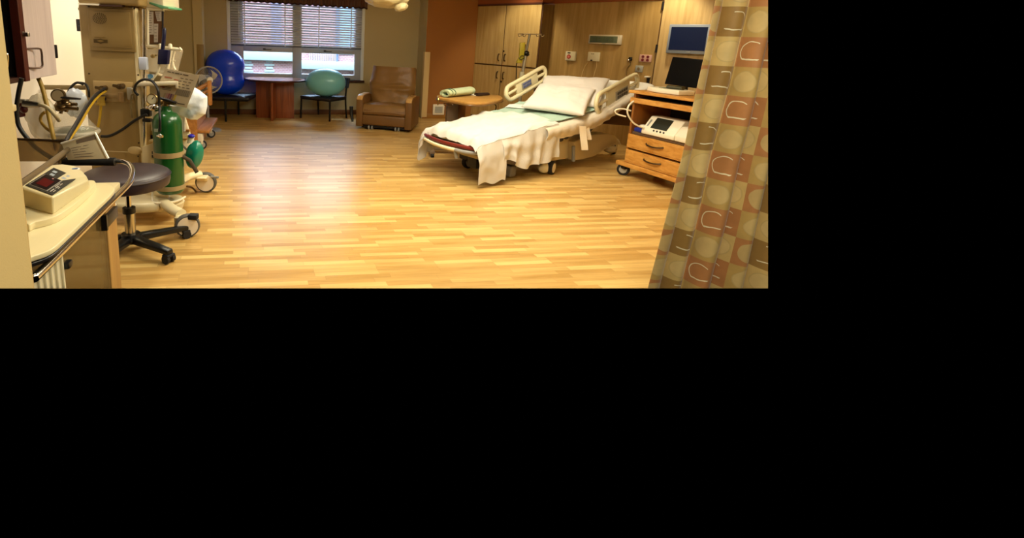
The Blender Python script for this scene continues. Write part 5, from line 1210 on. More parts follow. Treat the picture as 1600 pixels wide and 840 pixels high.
o = MB().curve([at(130, 132, Yw-0.04), at(121, 129, Yw-0.04), at(112, 135, Yw-0.06), at(105, 148, Yw-0.08), at(103, 165, Yw-0.08)], 0.010, 8, 6); o.curve([at(121, 129, Yw-0.04), at(133, 131, Yw-0.04), at(138, 140, Yw-0.05), at(139, 152, Yw-0.05)], 0.010, 8, 6)
o = o.build('air_hose', HB); tag(o, 'thin black hose looped over the tan rail left of the warmer column', 'hose')

# ================================================================== LEFT WALL EQUIPMENT
# tan rail beside the warmer
o = MB().hexa([at(67, 140, Yw+0.02), at(134, 140.5, Yw+0.02), at(134, 140.5, Yw+0.10), at(67, 140, Yw+0.10), at(67, 132.5, Yw+0.02), at(134, 133, Yw+0.02), at(134, 133, Yw+0.10), at(67, 132.5, Yw+0.10)], 0.006).build('wall_rail', mat('rail_tan', '#8f7a50', 0.45)); tag(o, 'tan horizontal rail between the left wall and the warmer column', 'rail')
q = at(126.8, 39.5, Yw+0.05)
sp = thing('name_plate', 'small dark navy plate fixed beside the left edge of the warmer column', 'plate', tuple(q))
MB().box(Fr(q), -0.035, 0.04, -0.01, 0.015, -0.048, 0.048, 0.005).build('plate', mat('plate_navy', '#10172c', 0.4), sp)
MB().box(Fr(q), -0.02, 0.03, -0.013, -0.008, -0.008, -0.004).build('print', mat('plate_print', '#39486a', 0.5), sp)
# upper cabinet with open door
A3 = at(36, 125, 3.0); B3 = at(84, 113, 3.42)
cz0 = A3.z; e3 = V((B3.x-A3.x, B3.y-A3.y, 0)); L3 = e3.length; e3.normalize(); n3 = V((-e3.y, e3.x, 0))
if n3.x > 0: n3 = -n3
f3 = Fr((A3.x, A3.y, 0), e3, n3)
uc = thing('wall_cupboard', 'upper wall cupboard with dark open interior and pale door carrying a lilac reflected tint at the left edge', 'cupboard', (A3.x, A3.y, cz0))
DOORW = wood('lilac_reflection_laminate', '#c3b4b4', '#d6c9c6', 0.4, 'Z', 0.8)  # lilac tint is reflected light put into the door colour
REDW = mat('dark_cherry_edge', '#4a1a10', 0.4)
MB().box(f3, 0.012, L3, -0.02, 0.0, cz0, CEIL-0.1, 0.003).build('door', DOORW, uc, sm=False)
dh = MB().curve([f3.p(0.04, -0.02, cz0+0.07), f3.p(0.12, -0.055, cz0+0.07), f3.p(0.13, -0.06, cz0+0.12), f3.p(0.13, -0.06, cz0+0.17), f3.p(0.11, -0.055, cz0+0.185), f3.p(0.03, -0.02, cz0+0.185)], 0.006, 8, 5).build('handle', mat('handle_brown', '#4e3a30', 0.35, 0.6), uc)
MB().box(f3, L3-0.002, L3+0.02, -0.03, 0.0, cz0+0.11, cz0+0.20, 0.004).build('hinge', DARKM, uc)
x_in = -0.30
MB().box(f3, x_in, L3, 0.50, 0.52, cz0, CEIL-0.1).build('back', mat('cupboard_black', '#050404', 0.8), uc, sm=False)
MB().box(f3, x_in, 0.0, 0.0, 0.51, cz0-0.01, cz0+0.02, 0.003).build('bottom', mat('cupboard_bottom', '#3a1d10', 0.5), uc, sm=False)
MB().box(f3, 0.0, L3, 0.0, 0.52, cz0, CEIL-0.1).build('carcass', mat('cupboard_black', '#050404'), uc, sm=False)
MB().box(f3, x_in-0.02, x_in, 0.0, 0.28, cz0, CEIL-0.1).build('side', REDW, uc, sm=False)
MB().box(f3, -0.045, 0.010, -0.035, 0.01, cz0-0.005, CEIL-0.1, 0.002).build('open_door', REDW, uc, sm=False)
mb = MB(); q = f3.p(-0.02, -0.04, cz0+0.27); mb.box(Fr(q), -0.02, 0.03, -0.01, 0.01, -0.012, 0.012, 0.003); mb.tube([q+V((-0.06, 0, 0)), q+V((0.0, 0, 0.005))], 0.012, 8); mb.tube([q+V((-0.05, 0, 0)), q+V((-0.02, 0, -0.05))], 0.006, 8); mb.build('concealed_hinge', STEEL, uc)
MB().curve([at(8, 83, 2.72), at(11, 85, 2.72), at(11.5, 95, 2.72), at(10.5, 106, 2.72), at(8, 108, 2.72)], 0.007, 8, 5).build('handle', CHROME, uc)
# red gas outlet with white hose
Yg3 = 3.2
go = thing('medical_gas_outlet', 'red wall gas outlet with metal coupling below the open cupboard', 'gas outlet', tuple(at(33, 178, Yg3)))
MB().hexa([at(27, 184, Yg3), at(40, 182, Yg3), at(40, 182, Yg3+0.1), at(27, 184, Yg3+0.1), at(28, 160, Yg3), at(38, 158, Yg3), at(38, 158, Yg3+0.1), at(28, 160, Yg3+0.1)], 0.006).build('housing', mat('outlet_red', '#6a1410', 0.4), go)
MB().box(Fr(at(34, 158, Yg3-0.01)), -0.03, 0.03, -0.01, 0.03, -0.012, 0.012, 0.004).build('top_cap', STEEL, go)
MB().tube([at(38, 162, Yg3-0.03), at(50, 163, Yg3-0.03), at(62, 164, Yg3-0.03)], [0.025, 0.022, 0.016], 12).build('coupling', STEEL, go)
MB().ell(Fr(at(37, 171, Yg3-0.03)), 0.025, 0.02, 0.025, 14, 10).build('knob', mat('knob_dark_red', '#50100e', 0.4), go)
hose('white_hose', [at(60, 163, Yg3-0.03), at(70, 166, Yg3-0.05), at(78, 171, Yg3-0.06), at(87, 181, Yg3-0.05), at(92, 188, Yg3)], 0.013, mat('hose_ivory', '#b9ab86', 0.4), 'ivory hose leaving the metal coupling of the red outlet')
hose('black_hose', [at(34, 122, 2.6), at(29, 145, 2.6), at(26, 170, 2.6), at(29, 195, 2.6), at(42, 215, 2.6), at(58, 232, 2.6), at(80, 246, 2.58)], 0.0115, HB, 'long black hose hanging from the cupboard in a long curve at the left edge')
hose('yellow_hose', [at(60, 122, 3.3), at(66, 137, 3.3), at(72, 160, 3.28), at(77, 185, 3.26), at(82, 208, 3.22), at(88, 235, 3.2)], 0.014, HYD, 'thick mustard hose dropping from the cupboard past the gas outlet')
hose('yellow_hose', [at(70, 175, 3.28), at(64, 181, 3.28), at(64, 190, 3.28), at(72, 200, 3.26), at(80, 206, 3.24)], 0.010, HYD, 'short mustard hose curling into the thick one under the gas outlet')
# flow meters
for (px, py, lab) in ((91, 149, 'bronze dial flow gauge at the left wall, nearer the yellow hose'),):
    g = thing('flow_gauge', lab, 'gauge', tuple(at(px, py+14, 3.5)))
    c_ = at(px, py, 3.5); n = V((0.2, -1, 0.1)).normalized(); a = n.orthogonal().normalized(); b = n.cross(a)
    MB().lathe([(0, -0.02), (0.045, -0.02), (0.048, 0.0), (0.045, 0.012), (0.04, 0.008), (0, 0.008)], (0, 0, 0), 24, fr=Fr(c_, a, b, n)).build('dial_case', BRZ, g)
    MB().lathe([(0, 0.009), (0.037, 0.009), (0.037, 0.011), (0, 0.011)], (0, 0, 0), 24, fr=Fr(c_, a, b, n)).build('dial', mat('dial_brown', '#b9a684', 0.3), g)
    mb = MB(); mb.cyl(c_+V((0, 0, -0.04)), c_+V((0, 0, -0.08)), 0.015); mb.ell(Fr(c_+V((0.0, 0, -0.085))), 0.05, 0.03, 0.03, 16, 10); mb.tube([c_+V((-0.05, 0, -0.085)), c_+V((0.13, 0, -0.09))], 0.014, 8); mb.build('valve_body', BRZ, g)
fm2 = thing('wall_valve', 'dark bronze valve with long lever handle left of the warmer', 'valve', tuple(at(104, 172, 3.55)))
MB().tube([at(94, 152, 3.5), at(104, 153, 3.5), at(126, 154.5, 3.5)], [0.009, 0.012, 0.006], 8).build('lever', BLACK, fm2)
mb = MB(); mb.cyl(at(101, 153, 3.54), at(101, 166, 3.54), 0.03, seg=16); mb.ell(Fr(at(101, 163, 3.54)), 0.055, 0.04, 0.03, 16, 10); mb.tube([at(88, 162, 3.54), at(120, 163, 3.54)], 0.013, 8); mb.tube([at(97, 166, 3.54), at(95, 177, 3.54)], 0.012, 8); mb.tube([at(104, 166, 3.54), at(103, 174, 3.54)], 0.016, 8); mb.build('valve_body', BRZ, fm2)
# clear bags / domes
def blob(name, label, cat, c, rx, ry, rz, m, seed, amp=0.1, top=None):
    def f(x, y, z):
        q = V((x, y, z)); k = 1+amp*nz(q, 1.6, seed)+amp*0.5*nz(q, 4, seed+2)
        if top: k *= (1-top*max(0, z))
        return (x*k, y*k, z*k)
    o = MB().ell(Fr(c), rx, ry, rz, 40, 24, f).build(name, m); tag(o, label, cat); return o
PB = clear('milky_plastic', '#d9e2ee', 0.15, 0.75)
blob('plastic_bag', 'crumpled pale blue plastic bag under the tan rail', 'bag', at(118, 160, 3.72), 0.085, 0.05, 0.11, PB, 4, 0.16)
CL2 = clear('clear_mask_plastic', '#d8d2bf', 0.08, 0.26)
mk = thing('resuscitation_mask', 'clear plastic funnel shaped hood on the left above the smoked tray', 'mask', tuple(at(112, 222, 3.6)))
mc = at(114, 212, 3.6)
MB().lathe([(0.155, -0.06), (0.165, 0.02), (0.15, 0.07), (0.11, 0.12), (0.07, 0.19), (0.045, 0.24), (0.03, 0.25), (0.03, 0.28)], (mc.x, mc.y, mc.z), 36).build('cone', CL2, mk)
MB().tube([(mc.x+0.165*math.cos(a), mc.y+0.165*math.sin(a), mc.z+0.03) for a in [k*2*math.pi/36 for k in range(36)]], 0.018, 10, True).build('cushion_rim', clear('rim_plastic', '#cfc8b4', 0.15, 0.5), mk)
MB().lathe([(0.0, -0.05), (0.12, -0.04), (0.13, 0.03), (0.09, 0.055), (0, 0.06)], (mc.x+0.01, mc.y+0.01, mc.z), 28).build('inner_bladder', mat('olive_bladder', '#55593a', 0.3), mk)
blob('plastic_bag', 'beige translucent plastic bag hanging below the cupboard on the left wall', 'bag', at(62, 175, 3.45), 0.10, 0.05, 0.20, clear('beige_plastic', '#cbbd9c', 0.2, 0.55), 9, 0.15, 0.35)
# clipboard sheet in clear sleeve
ps = thing('sleeve_document', 'printed white sheet in a clear sleeve leaning in the smoked tray', 'document', tuple(at(135, 249, 2.2)))
d0, d1_, d2_, d3_ = at(96, 224, 2.22), at(149, 208, 2.22), at(169, 247.5, 2.2), at(106, 250, 2.2)
def dp(u, v, k=0): return d0.lerp(d1_, u).lerp(d3_.lerp(d2_, u), v)+V((0, -k, 0))
MB().prism([dp(0, 0), dp(1, 0), dp(1, 1), dp(0, 1)], (0, 0.006, 0), 0.001).build('sheet', mat('sheet_offwhite', '#cfc3a6', 0.5), ps)
MB().tube([dp(0, 0), dp(1, 0), dp(1, 1)], 0.006, 6).build('sleeve_edge', mat('sleeve_edge', '#efe9dc', 0.3), ps)
mb = MB(); mb.prism([dp(.42, .05, .001), dp(.97, .05, .001), dp(.95, .22, .001), dp(.40, .22, .001)], (0, -0.001, 0))
for r_ in range(5): mb.prism([dp(.2, .36+r_*.12, .001), dp(.5+.35*random.random(), .36+r_*.12, .001), dp(.5+.3*random.random(), .39+r_*.12, .001), dp(.2, .39+r_*.12, .001)], (0, -0.001, 0))
mb.build('print', mat('doc_print', '#7d6f62', 0.7), ps)

# ================================================================== STOOL
sc0 = V((-1.76, 3.30, 0))
stl = thing('rolling_stool', 'round dark plum rolling stool on a black five-star base', 'stool', tuple(sc0))
sq = at(190, 268, sc0.y); rS = (at(262, 272, sc0.y).x-sc0.x)*0.98
zS = sq.z
SEATM = mat('plum_vinyl', '#33262a', 0.4, bump=0.08, bscale=200)
MB().lathe([(0, zS-0.10), (rS*0.9, zS-0.10), (rS*0.97, zS-0.09), (rS, zS-0.06), (rS, zS-0.03), (rS*0.975, zS-0.008), (rS*0.93, zS), (rS*0.5, zS+0.006), (0, zS+0.008)], tuple(sc0), 56).build('seat', SEATM, stl)
MB().tube([sc0+V((rS*1.002*math.cos(k*math.pi/28), rS*1.002*math.sin(k*math.pi/28), zS-0.022)) for k in range(56)], 0.006, 6, True).build('piping', SEATM, stl)
MB().cyl(sc0+V((0, 0, zS-0.12)), sc0+V((0, 0, zS-0.105)), 0.12, seg=20).build('seat_plate', DARKM, stl)
MB().cyl(sc0+V((0, 0, 0.30)), sc0+V((0, 0, zS-0.11)), 0.018, seg=16).build('piston', CHROME, stl)
MB().lathe([(0.03, 0.29), (0.042, 0.29), (0.042, 0.33), (0.03, 0.33)], tuple(sc0), 20).build('collar', BLACK, stl)
MB().cyl(sc0+V((0, 0, 0.13)), sc0+V((0, 0, 0.30)), 0.036, seg=24).build('column', mat('column_chrome', '#c9c2b0', 0.18, 0.95), stl)
MB().lathe([(0, 0.07), (0.05, 0.07), (0.07, 0.10), (0.06, 0.14), (0, 0.145)], tuple(sc0), 24).build('hub', BLACK, stl)
ca, cb = pz(264, 410), pz(290, 371)
a0 = math.atan2(ca.y-sc0.y, ca.x-sc0.x); a1_ = math.atan2(cb.y-sc0.y, cb.x-sc0.x)
R_ = ((ca-sc0).length+(cb-sc0).length)/2
for k in range(5):
    if k == 0: tip = ca
    elif k == 1: tip = cb
    else:
        a = a1_+(2*math.pi-(a1_-a0))*(k-1)/4; tip = sc0+V((math.cos(a)*R_, math.sin(a)*R_, 0))
    tip = V((tip.x, tip.y, 0)); dr = (tip-sc0).normalized(); sd = V((-dr.y, dr.x, 0)); n_ = (tip-sc0).length
    MB().hexa([sc0+sd*-0.035+V((0, 0, 0.075)), sc0+sd*0.035+V((0, 0, 0.075)), sc0+dr*(n_+0.02)+sd*0.028+V((0, 0, 0.062)), sc0+dr*(n_+0.02)+sd*-0.028+V((0, 0, 0.062)),
               sc0+sd*-0.035+V((0, 0, 0.13)), sc0+sd*0.035+V((0, 0, 0.13)), sc0+dr*(n_+0.02)+sd*0.026+V((0, 0, 0.098)), sc0+dr*(n_+0.02)+sd*-0.026+V((0, 0, 0.098))], 0.012, 2).build('leg', BLACK, stl)
    t_ = MB(); 
    for s in (-1, 1): t_.cyl(V((tip.x, tip.y, 0.031))+sd*s*0.012, V((tip.x, tip.y, 0.031))+sd*s*0.034, 0.031, seg=20)
    t_.box(Fr((tip.x, tip.y, 0), dr, sd), -0.03, 0.03, -0.035, 0.035, 0.045, 0.066, 0.01); t_.build('caster', RUBBER, stl)

# ================================================================== FOREGROUND CART WITH BABY SCALE
kn, kf = pz(57, 431, 0.90), pz(200, 288, 0.90)
ke = V((kf.x-kn.x, kf.y-kn.y, 0)).normalized(); kl = V((-ke.y, ke.x, 0))   # to the left
if kl.x > 0: kl = -kl
fk = Fr((kn.x, kn.y, 0), ke, kl)
Lk = (kf-kn).length
sct = thing('supply_cart', 'ivory supply cart with chrome guard rail and glass door in the left foreground', 'cart', (kn.x, kn.y, 0.3))
INV = mat('cart_ivory', '#d9c99f', 0.45)
zr = 0.90
far = [pz(200, 288, zr), pz(206.5, 275, zr), pz(206.5, 264, zr), pz(200, 255.5, zr), pz(186, 251.5, zr), pz(165, 251, zr)]
rail = [pz(20, 385, zr), pz(30, 395, zr), pz(36, 406, zr), pz(39, 421, zr), pz(44, 431, zr), pz(52, 434, zr), pz(62, 426, zr), fk.p(Lk*0.3, 0, zr), fk.p(Lk*0.7, 0, zr)]+far
trimmed(MB().curve(rail, 0.0125, 14, 8).build('guard_rail', CHROME, sct))
trimmed(MB().tube([pz(180, 252.5, zr), pz(130, 252, zr), pz(80, 252, zr)], 0.021, 14).build('rail_grip', mat('grip_black', '#0a090a', 0.6), sct))
zc1 = 0.872
bx1 = Lk+0.02
trimmed(MB().box(fk, 0.0, bx1, 0.035, 0.55, zc1, zc1+0.034, 0.006).build('worktop', INV, sct))
# cabinet side towards the room
def onk(x, y, k=0.05):
    p = onw(x, y, V((kn.x, kn.y, 0))+kl*k, ke); return (V((p.x, p.y, 0))-V((kn.x, kn.y, 0))).dot(ke), p.z
xg0, xg1, xf1 = onk(99, 420)[0], onk(169, 400)[0], onk(185, 400)[0]
zlo = 0.12
OKF = wood('cart_frame_oak', '#a2753a', '#c29450', 0.45, 'Z', 1.0)
trimmed(MB().box(fk, 0.05, xg0-0.004, 0.05, 0.52, zlo, zc1).build('side_panel', mat('ribbed_ivory', '#dccfab', 0.5), sct, sm=False))
for k in range(6):
    x = 0.07+(xg0-0.09)*k/5; trimmed(MB().box(fk, x, x+0.012, 0.043, 0.051, zlo, zc1-0.01, 0.003).build('rib', mat('ribbed_ivory', '#dccfab'), sct))
trimmed(MB().box(fk, xg0, xg1, 0.075, 0.52, zlo, zc1, 0.0).build('cabinet_interior', wood('reflected_floor_wood', '#654718', '#7d5924', 0.5, 'X', 1.0), sct, sm=False))  # wood tone behind the glass is painted in for the floor's reflection
gd = trimmed(MB().box(fk, xg0, xg1, 0.048, 0.055, zlo, zc1-0.015).build('glass_door', clear('bronze_glass', '#7a6238', 0.03, 0.35), sct, sm=False))
trimmed(MB().box(fk, xg1, xf1, 0.045, 0.52, zlo, zc1, 0.004).build('frame_post', OKF, sct, sm=False))
zh1, zh0 = onk(168, 333)[1], onk(168, 357)[1]
h = MB().box(fk, onk(159, 350)[0], onk(177, 340)[0], 0.030, 0.048, onk(168, 348)[1], onk(168, 333)[1]+0.01, 0.003); h.box(fk, onk(157.5, 350)[0], onk(159.5, 350)[0], 0.028, 0.05, onk(158, 361)[1], onk(158, 335)[1]); h.build('door_pull', BLACK, sct)
MB().box(fk, onk(97, 415)[0], onk(104, 412)[0], 0.030, 0.05, onk(100, 419)[1], onk(100, 408)[1], 0.004).build('hinge', BLACK, sct)
trimmed(MB().box(fk, 0.02, xf1, 0.034, 0.06, zc1-0.008, zc1+0.001, 0.003).build('edge_trim', OKF, sct, sm=False))
q = at(172, 331, 2.35); MB().tube([at(165, 332, 2.3), at(176, 325, 2.38), at(179, 318, 2.4)], 0.010, 8).build('paper_tag', mat('tag_white', '#f0e6cf', 0.6), sct)
# smoked tray behind the scale
SMK = clear('smoked_acrylic', '#c2b08c', 0.05, 0.28, 0.3)
RIM = mat('tray_rim_taupe', '#6b5a42', 0.3)
tr_ = thing('smoked_tray', 'smoked clear acrylic bassinet tray with taupe rim behind the baby scale', 'tray', tuple(pz(70, 262, 0.94)))
b0, b1, b2, b3 = at(24, 217, 2.35), at(121, 221, 2.35), at(70, 262, 1.95), at(15, 300, 1.62)
h0_, h1_ = at(24, 252, 2.35), at(96, 252, 2.35); h2_ = at(60, 275, 1.95); h3_ = at(15, 312, 1.62)
MB().prism([b0, b1, h1_, h0_], (0, 0.006, 0)).build('back_pane', SMK, tr_, sm=False)
q = [b1, b2, b3, h3_, h2_, h1_]; n_ = V((0.004, 0.003, 0)); MB().prism([b1, b3, h3_, h1_], n_).build('side_pane', SMK, tr_, sm=False)
MB().tube([b0, b1], 0.006, 8).build('rim', mat('rim_dark_brown', '#3a2a1a', 0.3), tr_)
MB().tube([b1+V((0, 0, -0.005)), b1.lerp(b3, 0.5)+V((0, 0, -0.004)), b3], [0.012, 0.013, 0.014], 10).build('rim', RIM, tr_)
MB().tube([h1_+V((0.0, -0.02, 0.0)), h3_+V((0, 0, 0.01))], 0.012, 10).build('lower_rim', mat('rim_dark_brown', '#3a2a1a'), tr_)
# baby scale
scl = thing('baby_scale', 'cream baby scale with red digital display on the foreground cart', 'scale', tuple(pz(95, 350, 0.9)))
SCM = mat('scale_cream', '#e3d5a9', 0.3)
zt1 = 0.955
tp = [pz(30, 408, zt1), pz(48, 401, zt1), pz(80, 389, zt1), pz(107, 366, zt1), pz(147, 328, zt1), pz(177, 299, zt1), pz(176, 291, zt1), pz(165, 286, zt1), pz(140, 285, zt1), pz(60, 285, zt1), pz(20, 320, zt1)]
tp = smooth(tp, 4, True)
trimmed(MB().prism([p+V((0, 0, -0.016)) for p in tp], (0, 0, 0.016), 0.007, 3).build('tray', SCM, scl, ang=0.9))
ctp = sum(tp, V())/len(tp)
trimmed(MB().prism([ctp+(p-ctp)*1.006+V((0, 0, -0.030)) for p in tp], (0, 0, 0.013), 0.004).build('bumper', mat('bumper_black', '#141013', 0.4), scl, ang=0.9))
t2 = [pz(42, 360, zt1), pz(56, 357, zt1), pz(88, 348, zt1), pz(120, 326, zt1), pz(143, 304, zt1), pz(150, 293, zt1), pz(135, 290, zt1), pz(60, 300, zt1), pz(20, 330, zt1)]
t2 = smooth(t2, 4, True)
trimmed(MB().prism(t2, (0, 0, 0.022), 0.012, 3).build('console_foot', SCM, scl, ang=0.9))
zk = 1.035
top_ = [pz(82, 308, zk), pz(31, 292, zk), pz(80, 257.5, zk), pz(98, 256, zk), pz(116, 258.5, zk), pz(128, 266, zk), pz(136, 277, zk), pz(139, 282, zk-0.01)]
botm = [pz(83, 336, zt1+0.02), pz(30, 322, zt1+0.02), pz(70, 280, zt1+0.02), pz(98, 275, zt1+0.02), pz(120, 277, zt1+0.02), pz(134, 283, zt1+0.02), pz(139, 289, zt1+0.02), pz(140, 294, zt1+0.02)]
mb = MB().loft([botm, top_]); cns = mb.build('console', SCM, scl)
bv = cns.modifiers.new('bev', 'BEVEL'); bv.width = 0.006; bv.segments = 2; bv.limit_method = 'ANGLE'
l0, l1_, l2_, l3_ = pz(82, 305.5, zk), pz(39.5, 290, zk), pz(84, 262.5, zk), pz(121, 278, zk)
def lp_(u, v, k=0.0): return l0.lerp(l1_, u).lerp(l3_.lerp(l2_, u), v)+V((0, 0, k))    # u to the left, v to the far side
lbl = MB().prism([lp_(0, 0), lp_(1, 0), lp_(1, 1), lp_(0, 1)], (0, 0, 0.0025), 0.001).build('display_panel', mat('panel_charcoal', '#3b3832', 0.7, spec=0.2), cns)
def lbar(m, u0, u1, v0, v1, nm, par=lbl, k=0.0026, h_=0.001): 
    return MB().prism([lp_(u0, v0, k), lp_(u1, v0, k), lp_(u1, v1, k), lp_(u0, v1, k)], (0, 0, h_)).build(nm, m, par)
lbar(mat('display_bezel', '#8b857c', 0.4), 0.24, 0.94, 0.06, 0.625, 'bezel')
lbar(mat('display_black_red', '#140203', 0.6, spec=0.15), 0.28, 0.90, 0.075, 0.61, 'display', k=0.0037)
lbar(mat('display_red_glow', '#4a0405', 0.6, spec=0.1, emit='#7a0808', estr=0.10), 0.38, 0.78, 0.16, 0.46, 'glow_digits', k=0.0048, h_=0.0005)
lbar(mat('led_pink', '#c98080', 0.3), 0.50, 0.55, 0.52, 0.56, 'led', k=0.0049, h_=0.0008)
KEY = mat('key_pale_blue', '#a9b6c4', 0.4)
for (u, v) in ((0.28, 0.70), (0.23, 0.84), (0.72, 0.66), (0.77, 0.80)): lbar(KEY, u-0.07, u+0.09, v, v+0.085, 'key')
mb = MB()
for (v0, v1, u0, u1) in ((0.08, 0.22, .14, .17), (0.26, 0.38, .13, .155), (0.42, 0.52, .13, .15), (0.10, 0.2, .07, .085), (0.28, 0.36, .07, .085), (0.30, 0.5, .2, .215)):
    mb.prism([lp_(u0, v0, .0026), lp_(u1, v0, .0026), lp_(u1, v1, .0026), lp_(u0, v1, .0026)], (0, 0, 0.001))
mb.build('panel_print', mat('panel_print', '#c7beb2', 0.5), lbl)
s_c = pz(117, 264, zk+0.001); MB().lathe([(0, 0), (0.017, 0), (0.017, 0.001), (0, 0.001)], tuple(s_c), 20).build('sticker', mat('sticker_white', '#f2f2f2'), cns)
MB().lathe([(0, 0), (0.010, 0), (0.010, 0.001), (0, 0.001)], (s_c.x, s_c.y, s_c.z+0.001), 14).build('sticker_mark', mat('sticker_navy', '#3d5a8c', 0.5), cns)
q = pz(124, 270.5, zk-0.0); MB().ell(Fr(q), 0.006, 0.006, 0.002, 10, 6).build('green_mark', mat('mark_green', '#6d8a3c', 0.5), cns)
ln = MB().hexa([pz(30, 338, zt1+0.02), pz(42, 334, zt1+0.02), pz(36, 322, zt1+0.02), pz(24, 326, zt1+0.02), pz(30, 332, zt1+0.05), pz(40, 328, zt1+0.05), pz(35, 317, zt1+0.05), pz(24, 321, zt1+0.05)], 0.003).build('side_label', BLACK, scl)
# foreground wall edge with corner guard
Yf = 1.12
e0, e1 = at(7.5, 60, Yf), at(23, 180, Yf)
zl_ = at(15, 172, Yf).z; zb2 = 0.55
wf = struct(MB().box(W, -1.6, e0.x, 0.55, Yf, zb2, CEIL).build('wall_near_left', P_CREAM, sm=False)); trimmed(wf)
gx = at(23.5, 176, Yf+0.012).x
o = MB().box(W, e0.x-0.1, gx, 0.55, Yf+0.012, zb2, zl_, 0.004).build('trim_4', mat('wainscot_vinyl', '#c4a468', 0.5)); struct(o); trimmed(o)
o = MB().box(W, e0.x-0.1, gx+0.003, 0.55, Yf+0.016, zl_-0.004, zl_+0.012, 0.003).build('trim_5', mat('wainscot_cap', '#d8c08c', 0.45)); struct(o)

# ================================================================== WOODEN BASSINET CART AND FAN
bw = pz(314, 234)
Yk = bw.y
BW = wood('bassinet_maple', '#9a6430', '#b97f42', 0.4, 'Y', 0.9)
bs = thing('bassinet_cart', 'light wood bassinet cart with slatted rail and pull-out shelf behind the plastic bag', 'cart', tuple(bw))
def ak(x, y, k=0.0): return at(x, y, Yk+k)
MB().hexa([ak(290, 218), ak(316, 216), ak(316, 216, 0.0), ak(290, 218, 0.9)] if False else [ak(290, 222), ak(309, 222), ak(322, 214, 0.8), ak(300, 214, 0.8), ak(290, 165), ak(307, 165), ak(322, 162, 0.8), ak(300, 162, 0.8)], 0.01).build('cabinet', BW, bs, sm=False)
sh = [ak(308, 203), ak(327, 204.5), ak(340, 183.5, 0.75), ak(322, 183.5, 0.75)]
MB().prism(sh, (0, 0, -0.035), 0.006).build('pull_out_shelf', BW, bs)
mb = MB(); mb.tube([ak(302, 143), ak(329, 129, 0.1)], 0.028, 8); mb.tube([ak(306, 152), ak(328, 140, 0.1)], 0.02, 8); mb.tube([ak(308, 158), ak(328, 148, 0.1)], 0.02, 8); mb.build('slat_rail', BW, bs)
MB().box(Fr(ak(328, 145)), -0.02, 0.02, -0.03, 0.03, -0.16, 0.16, 0.006).build('post', BW, bs)
MB().box(Fr(ak(305, 152)), -0.02, 0.02, -0.03, 0.03, -0.14, 0.12, 0.006).build('post', BW, bs)
for (px, py) in ((316, 226), (330, 208)):
    q = pz(px, py+7); k = caster('caster', V((q.x, q.y, 0.062)), 0.062, 0.04, (0.6, -0.8, 0), bs, RUBBER, GREYP, 0.6)
    MB().box(Fr((q.x, q.y, 0)), -0.05, 0.02, -0.03, 0.03, 0.07, 0.22, 0.012).build('caster_bracket', mat('bracket_white', '#dcd2bc', 0.4), k)
fan = thing('desk_fan', 'white fan with round wire guard behind the wooden bassinet cart', 'fan', tuple(at(326, 150, Yk+1.2)))
Yn_ = Yk+1.25
fcn = at(326, 125, Yn_); sf_ = FPX/((fcn-EYE).dot(FW))
fn_ = V((0.55, -0.83, 0.05)).normalized(); fa_ = V((0.83, 0.55, 0)).normalized(); fbv = fn_.cross(fa_).normalized()
if fbv.z < 0: fbv = -fbv
rF = 20.5/sf_
ff = Fr(fcn, fa_, fbv, fn_)
FW_ = mat('fan_white', '#8f8f92', 0.35)
mb = MB()
mb.tube([ff.p(rF*math.cos(k*math.pi/30), rF*math.sin(k*math.pi/30), 0) for k in range(60)], 0.012, 8, True)
for k in range(48):
    a = k*2*math.pi/48; mb.tube([ff.p(rF*math.cos(a), rF*math.sin(a), 0), ff.p(rF*0.6*math.cos(a+0.1), rF*0.6*math.sin(a+0.1), 0.055), ff.p(0.06*math.cos(a+0.2), 0.06*math.sin(a+0.2), 0.07)], 0.0016, 5)
    mb.tube([ff.p(rF*math.cos(a), rF*math.sin(a), 0), ff.p(rF*0.6*math.cos(a), rF*0.6*math.sin(a), -0.055), ff.p(0.06*math.cos(a), 0.06*math.sin(a), -0.07)], 0.0016, 5)
mb.build('wire_guard', FW_, fan)
MB().lathe([(0, 0.06), (0.045, 0.06), (0.05, 0.072), (0.04, 0.085), (0, 0.088)], (0, 0, 0), 24, fr=ff).build('guard_badge', mat('fan_badge', '#e6e0d2', 0.35), fan)
mb = MB()
for k in range(3):
    a = k*2*math.pi/3+0.5; pts_ = []
    for i in range(9): t = i/8; pts_.append(ff.p(rF*0.82*t*math.cos(a+0.9*t), rF*0.82*t*math.sin(a+0.9*t), 0.02))
    for i in range(8, -1, -1): t = i/8; pts_.append(ff.p(rF*0.82*t*math.cos(a+0.9*t-0.9*min(1, t*2)), rF*0.82*t*math.sin(a+0.9*t-0.9*min(1, t*2)), -0.02))
    mb.add(pts_+[p+fn_*0.003 for p in pts_], [tuple(range(18)), tuple(range(18, 36))[::-1]])
mb.build('blades', mat('fan_blade_grey', '#c9c6c0', 0.3), fan)
MB().lathe([(0, -0.20), (0.06, -0.19), (0.08, -0.10), (0.07, -0.06), (0, -0.05)], (0, 0, 0), 20, fr=ff).build('motor', FW_, fan)
MB().cyl(ff.p(0, 0, -0.12), V((ff.p(0, 0, -0.12).x, ff.p(0, 0, -0.12).y, 0.02)), 0.022, seg=14).build('stand', FW_, fan)
q = ff.p(0, 0, -0.12); MB().lathe([(0, 0), (0.2, 0), (0.19, 0.02), (0.03, 0.03), (0, 0.03)], (q.x, q.y, 0.001), 28).build('base', FW_, fan)

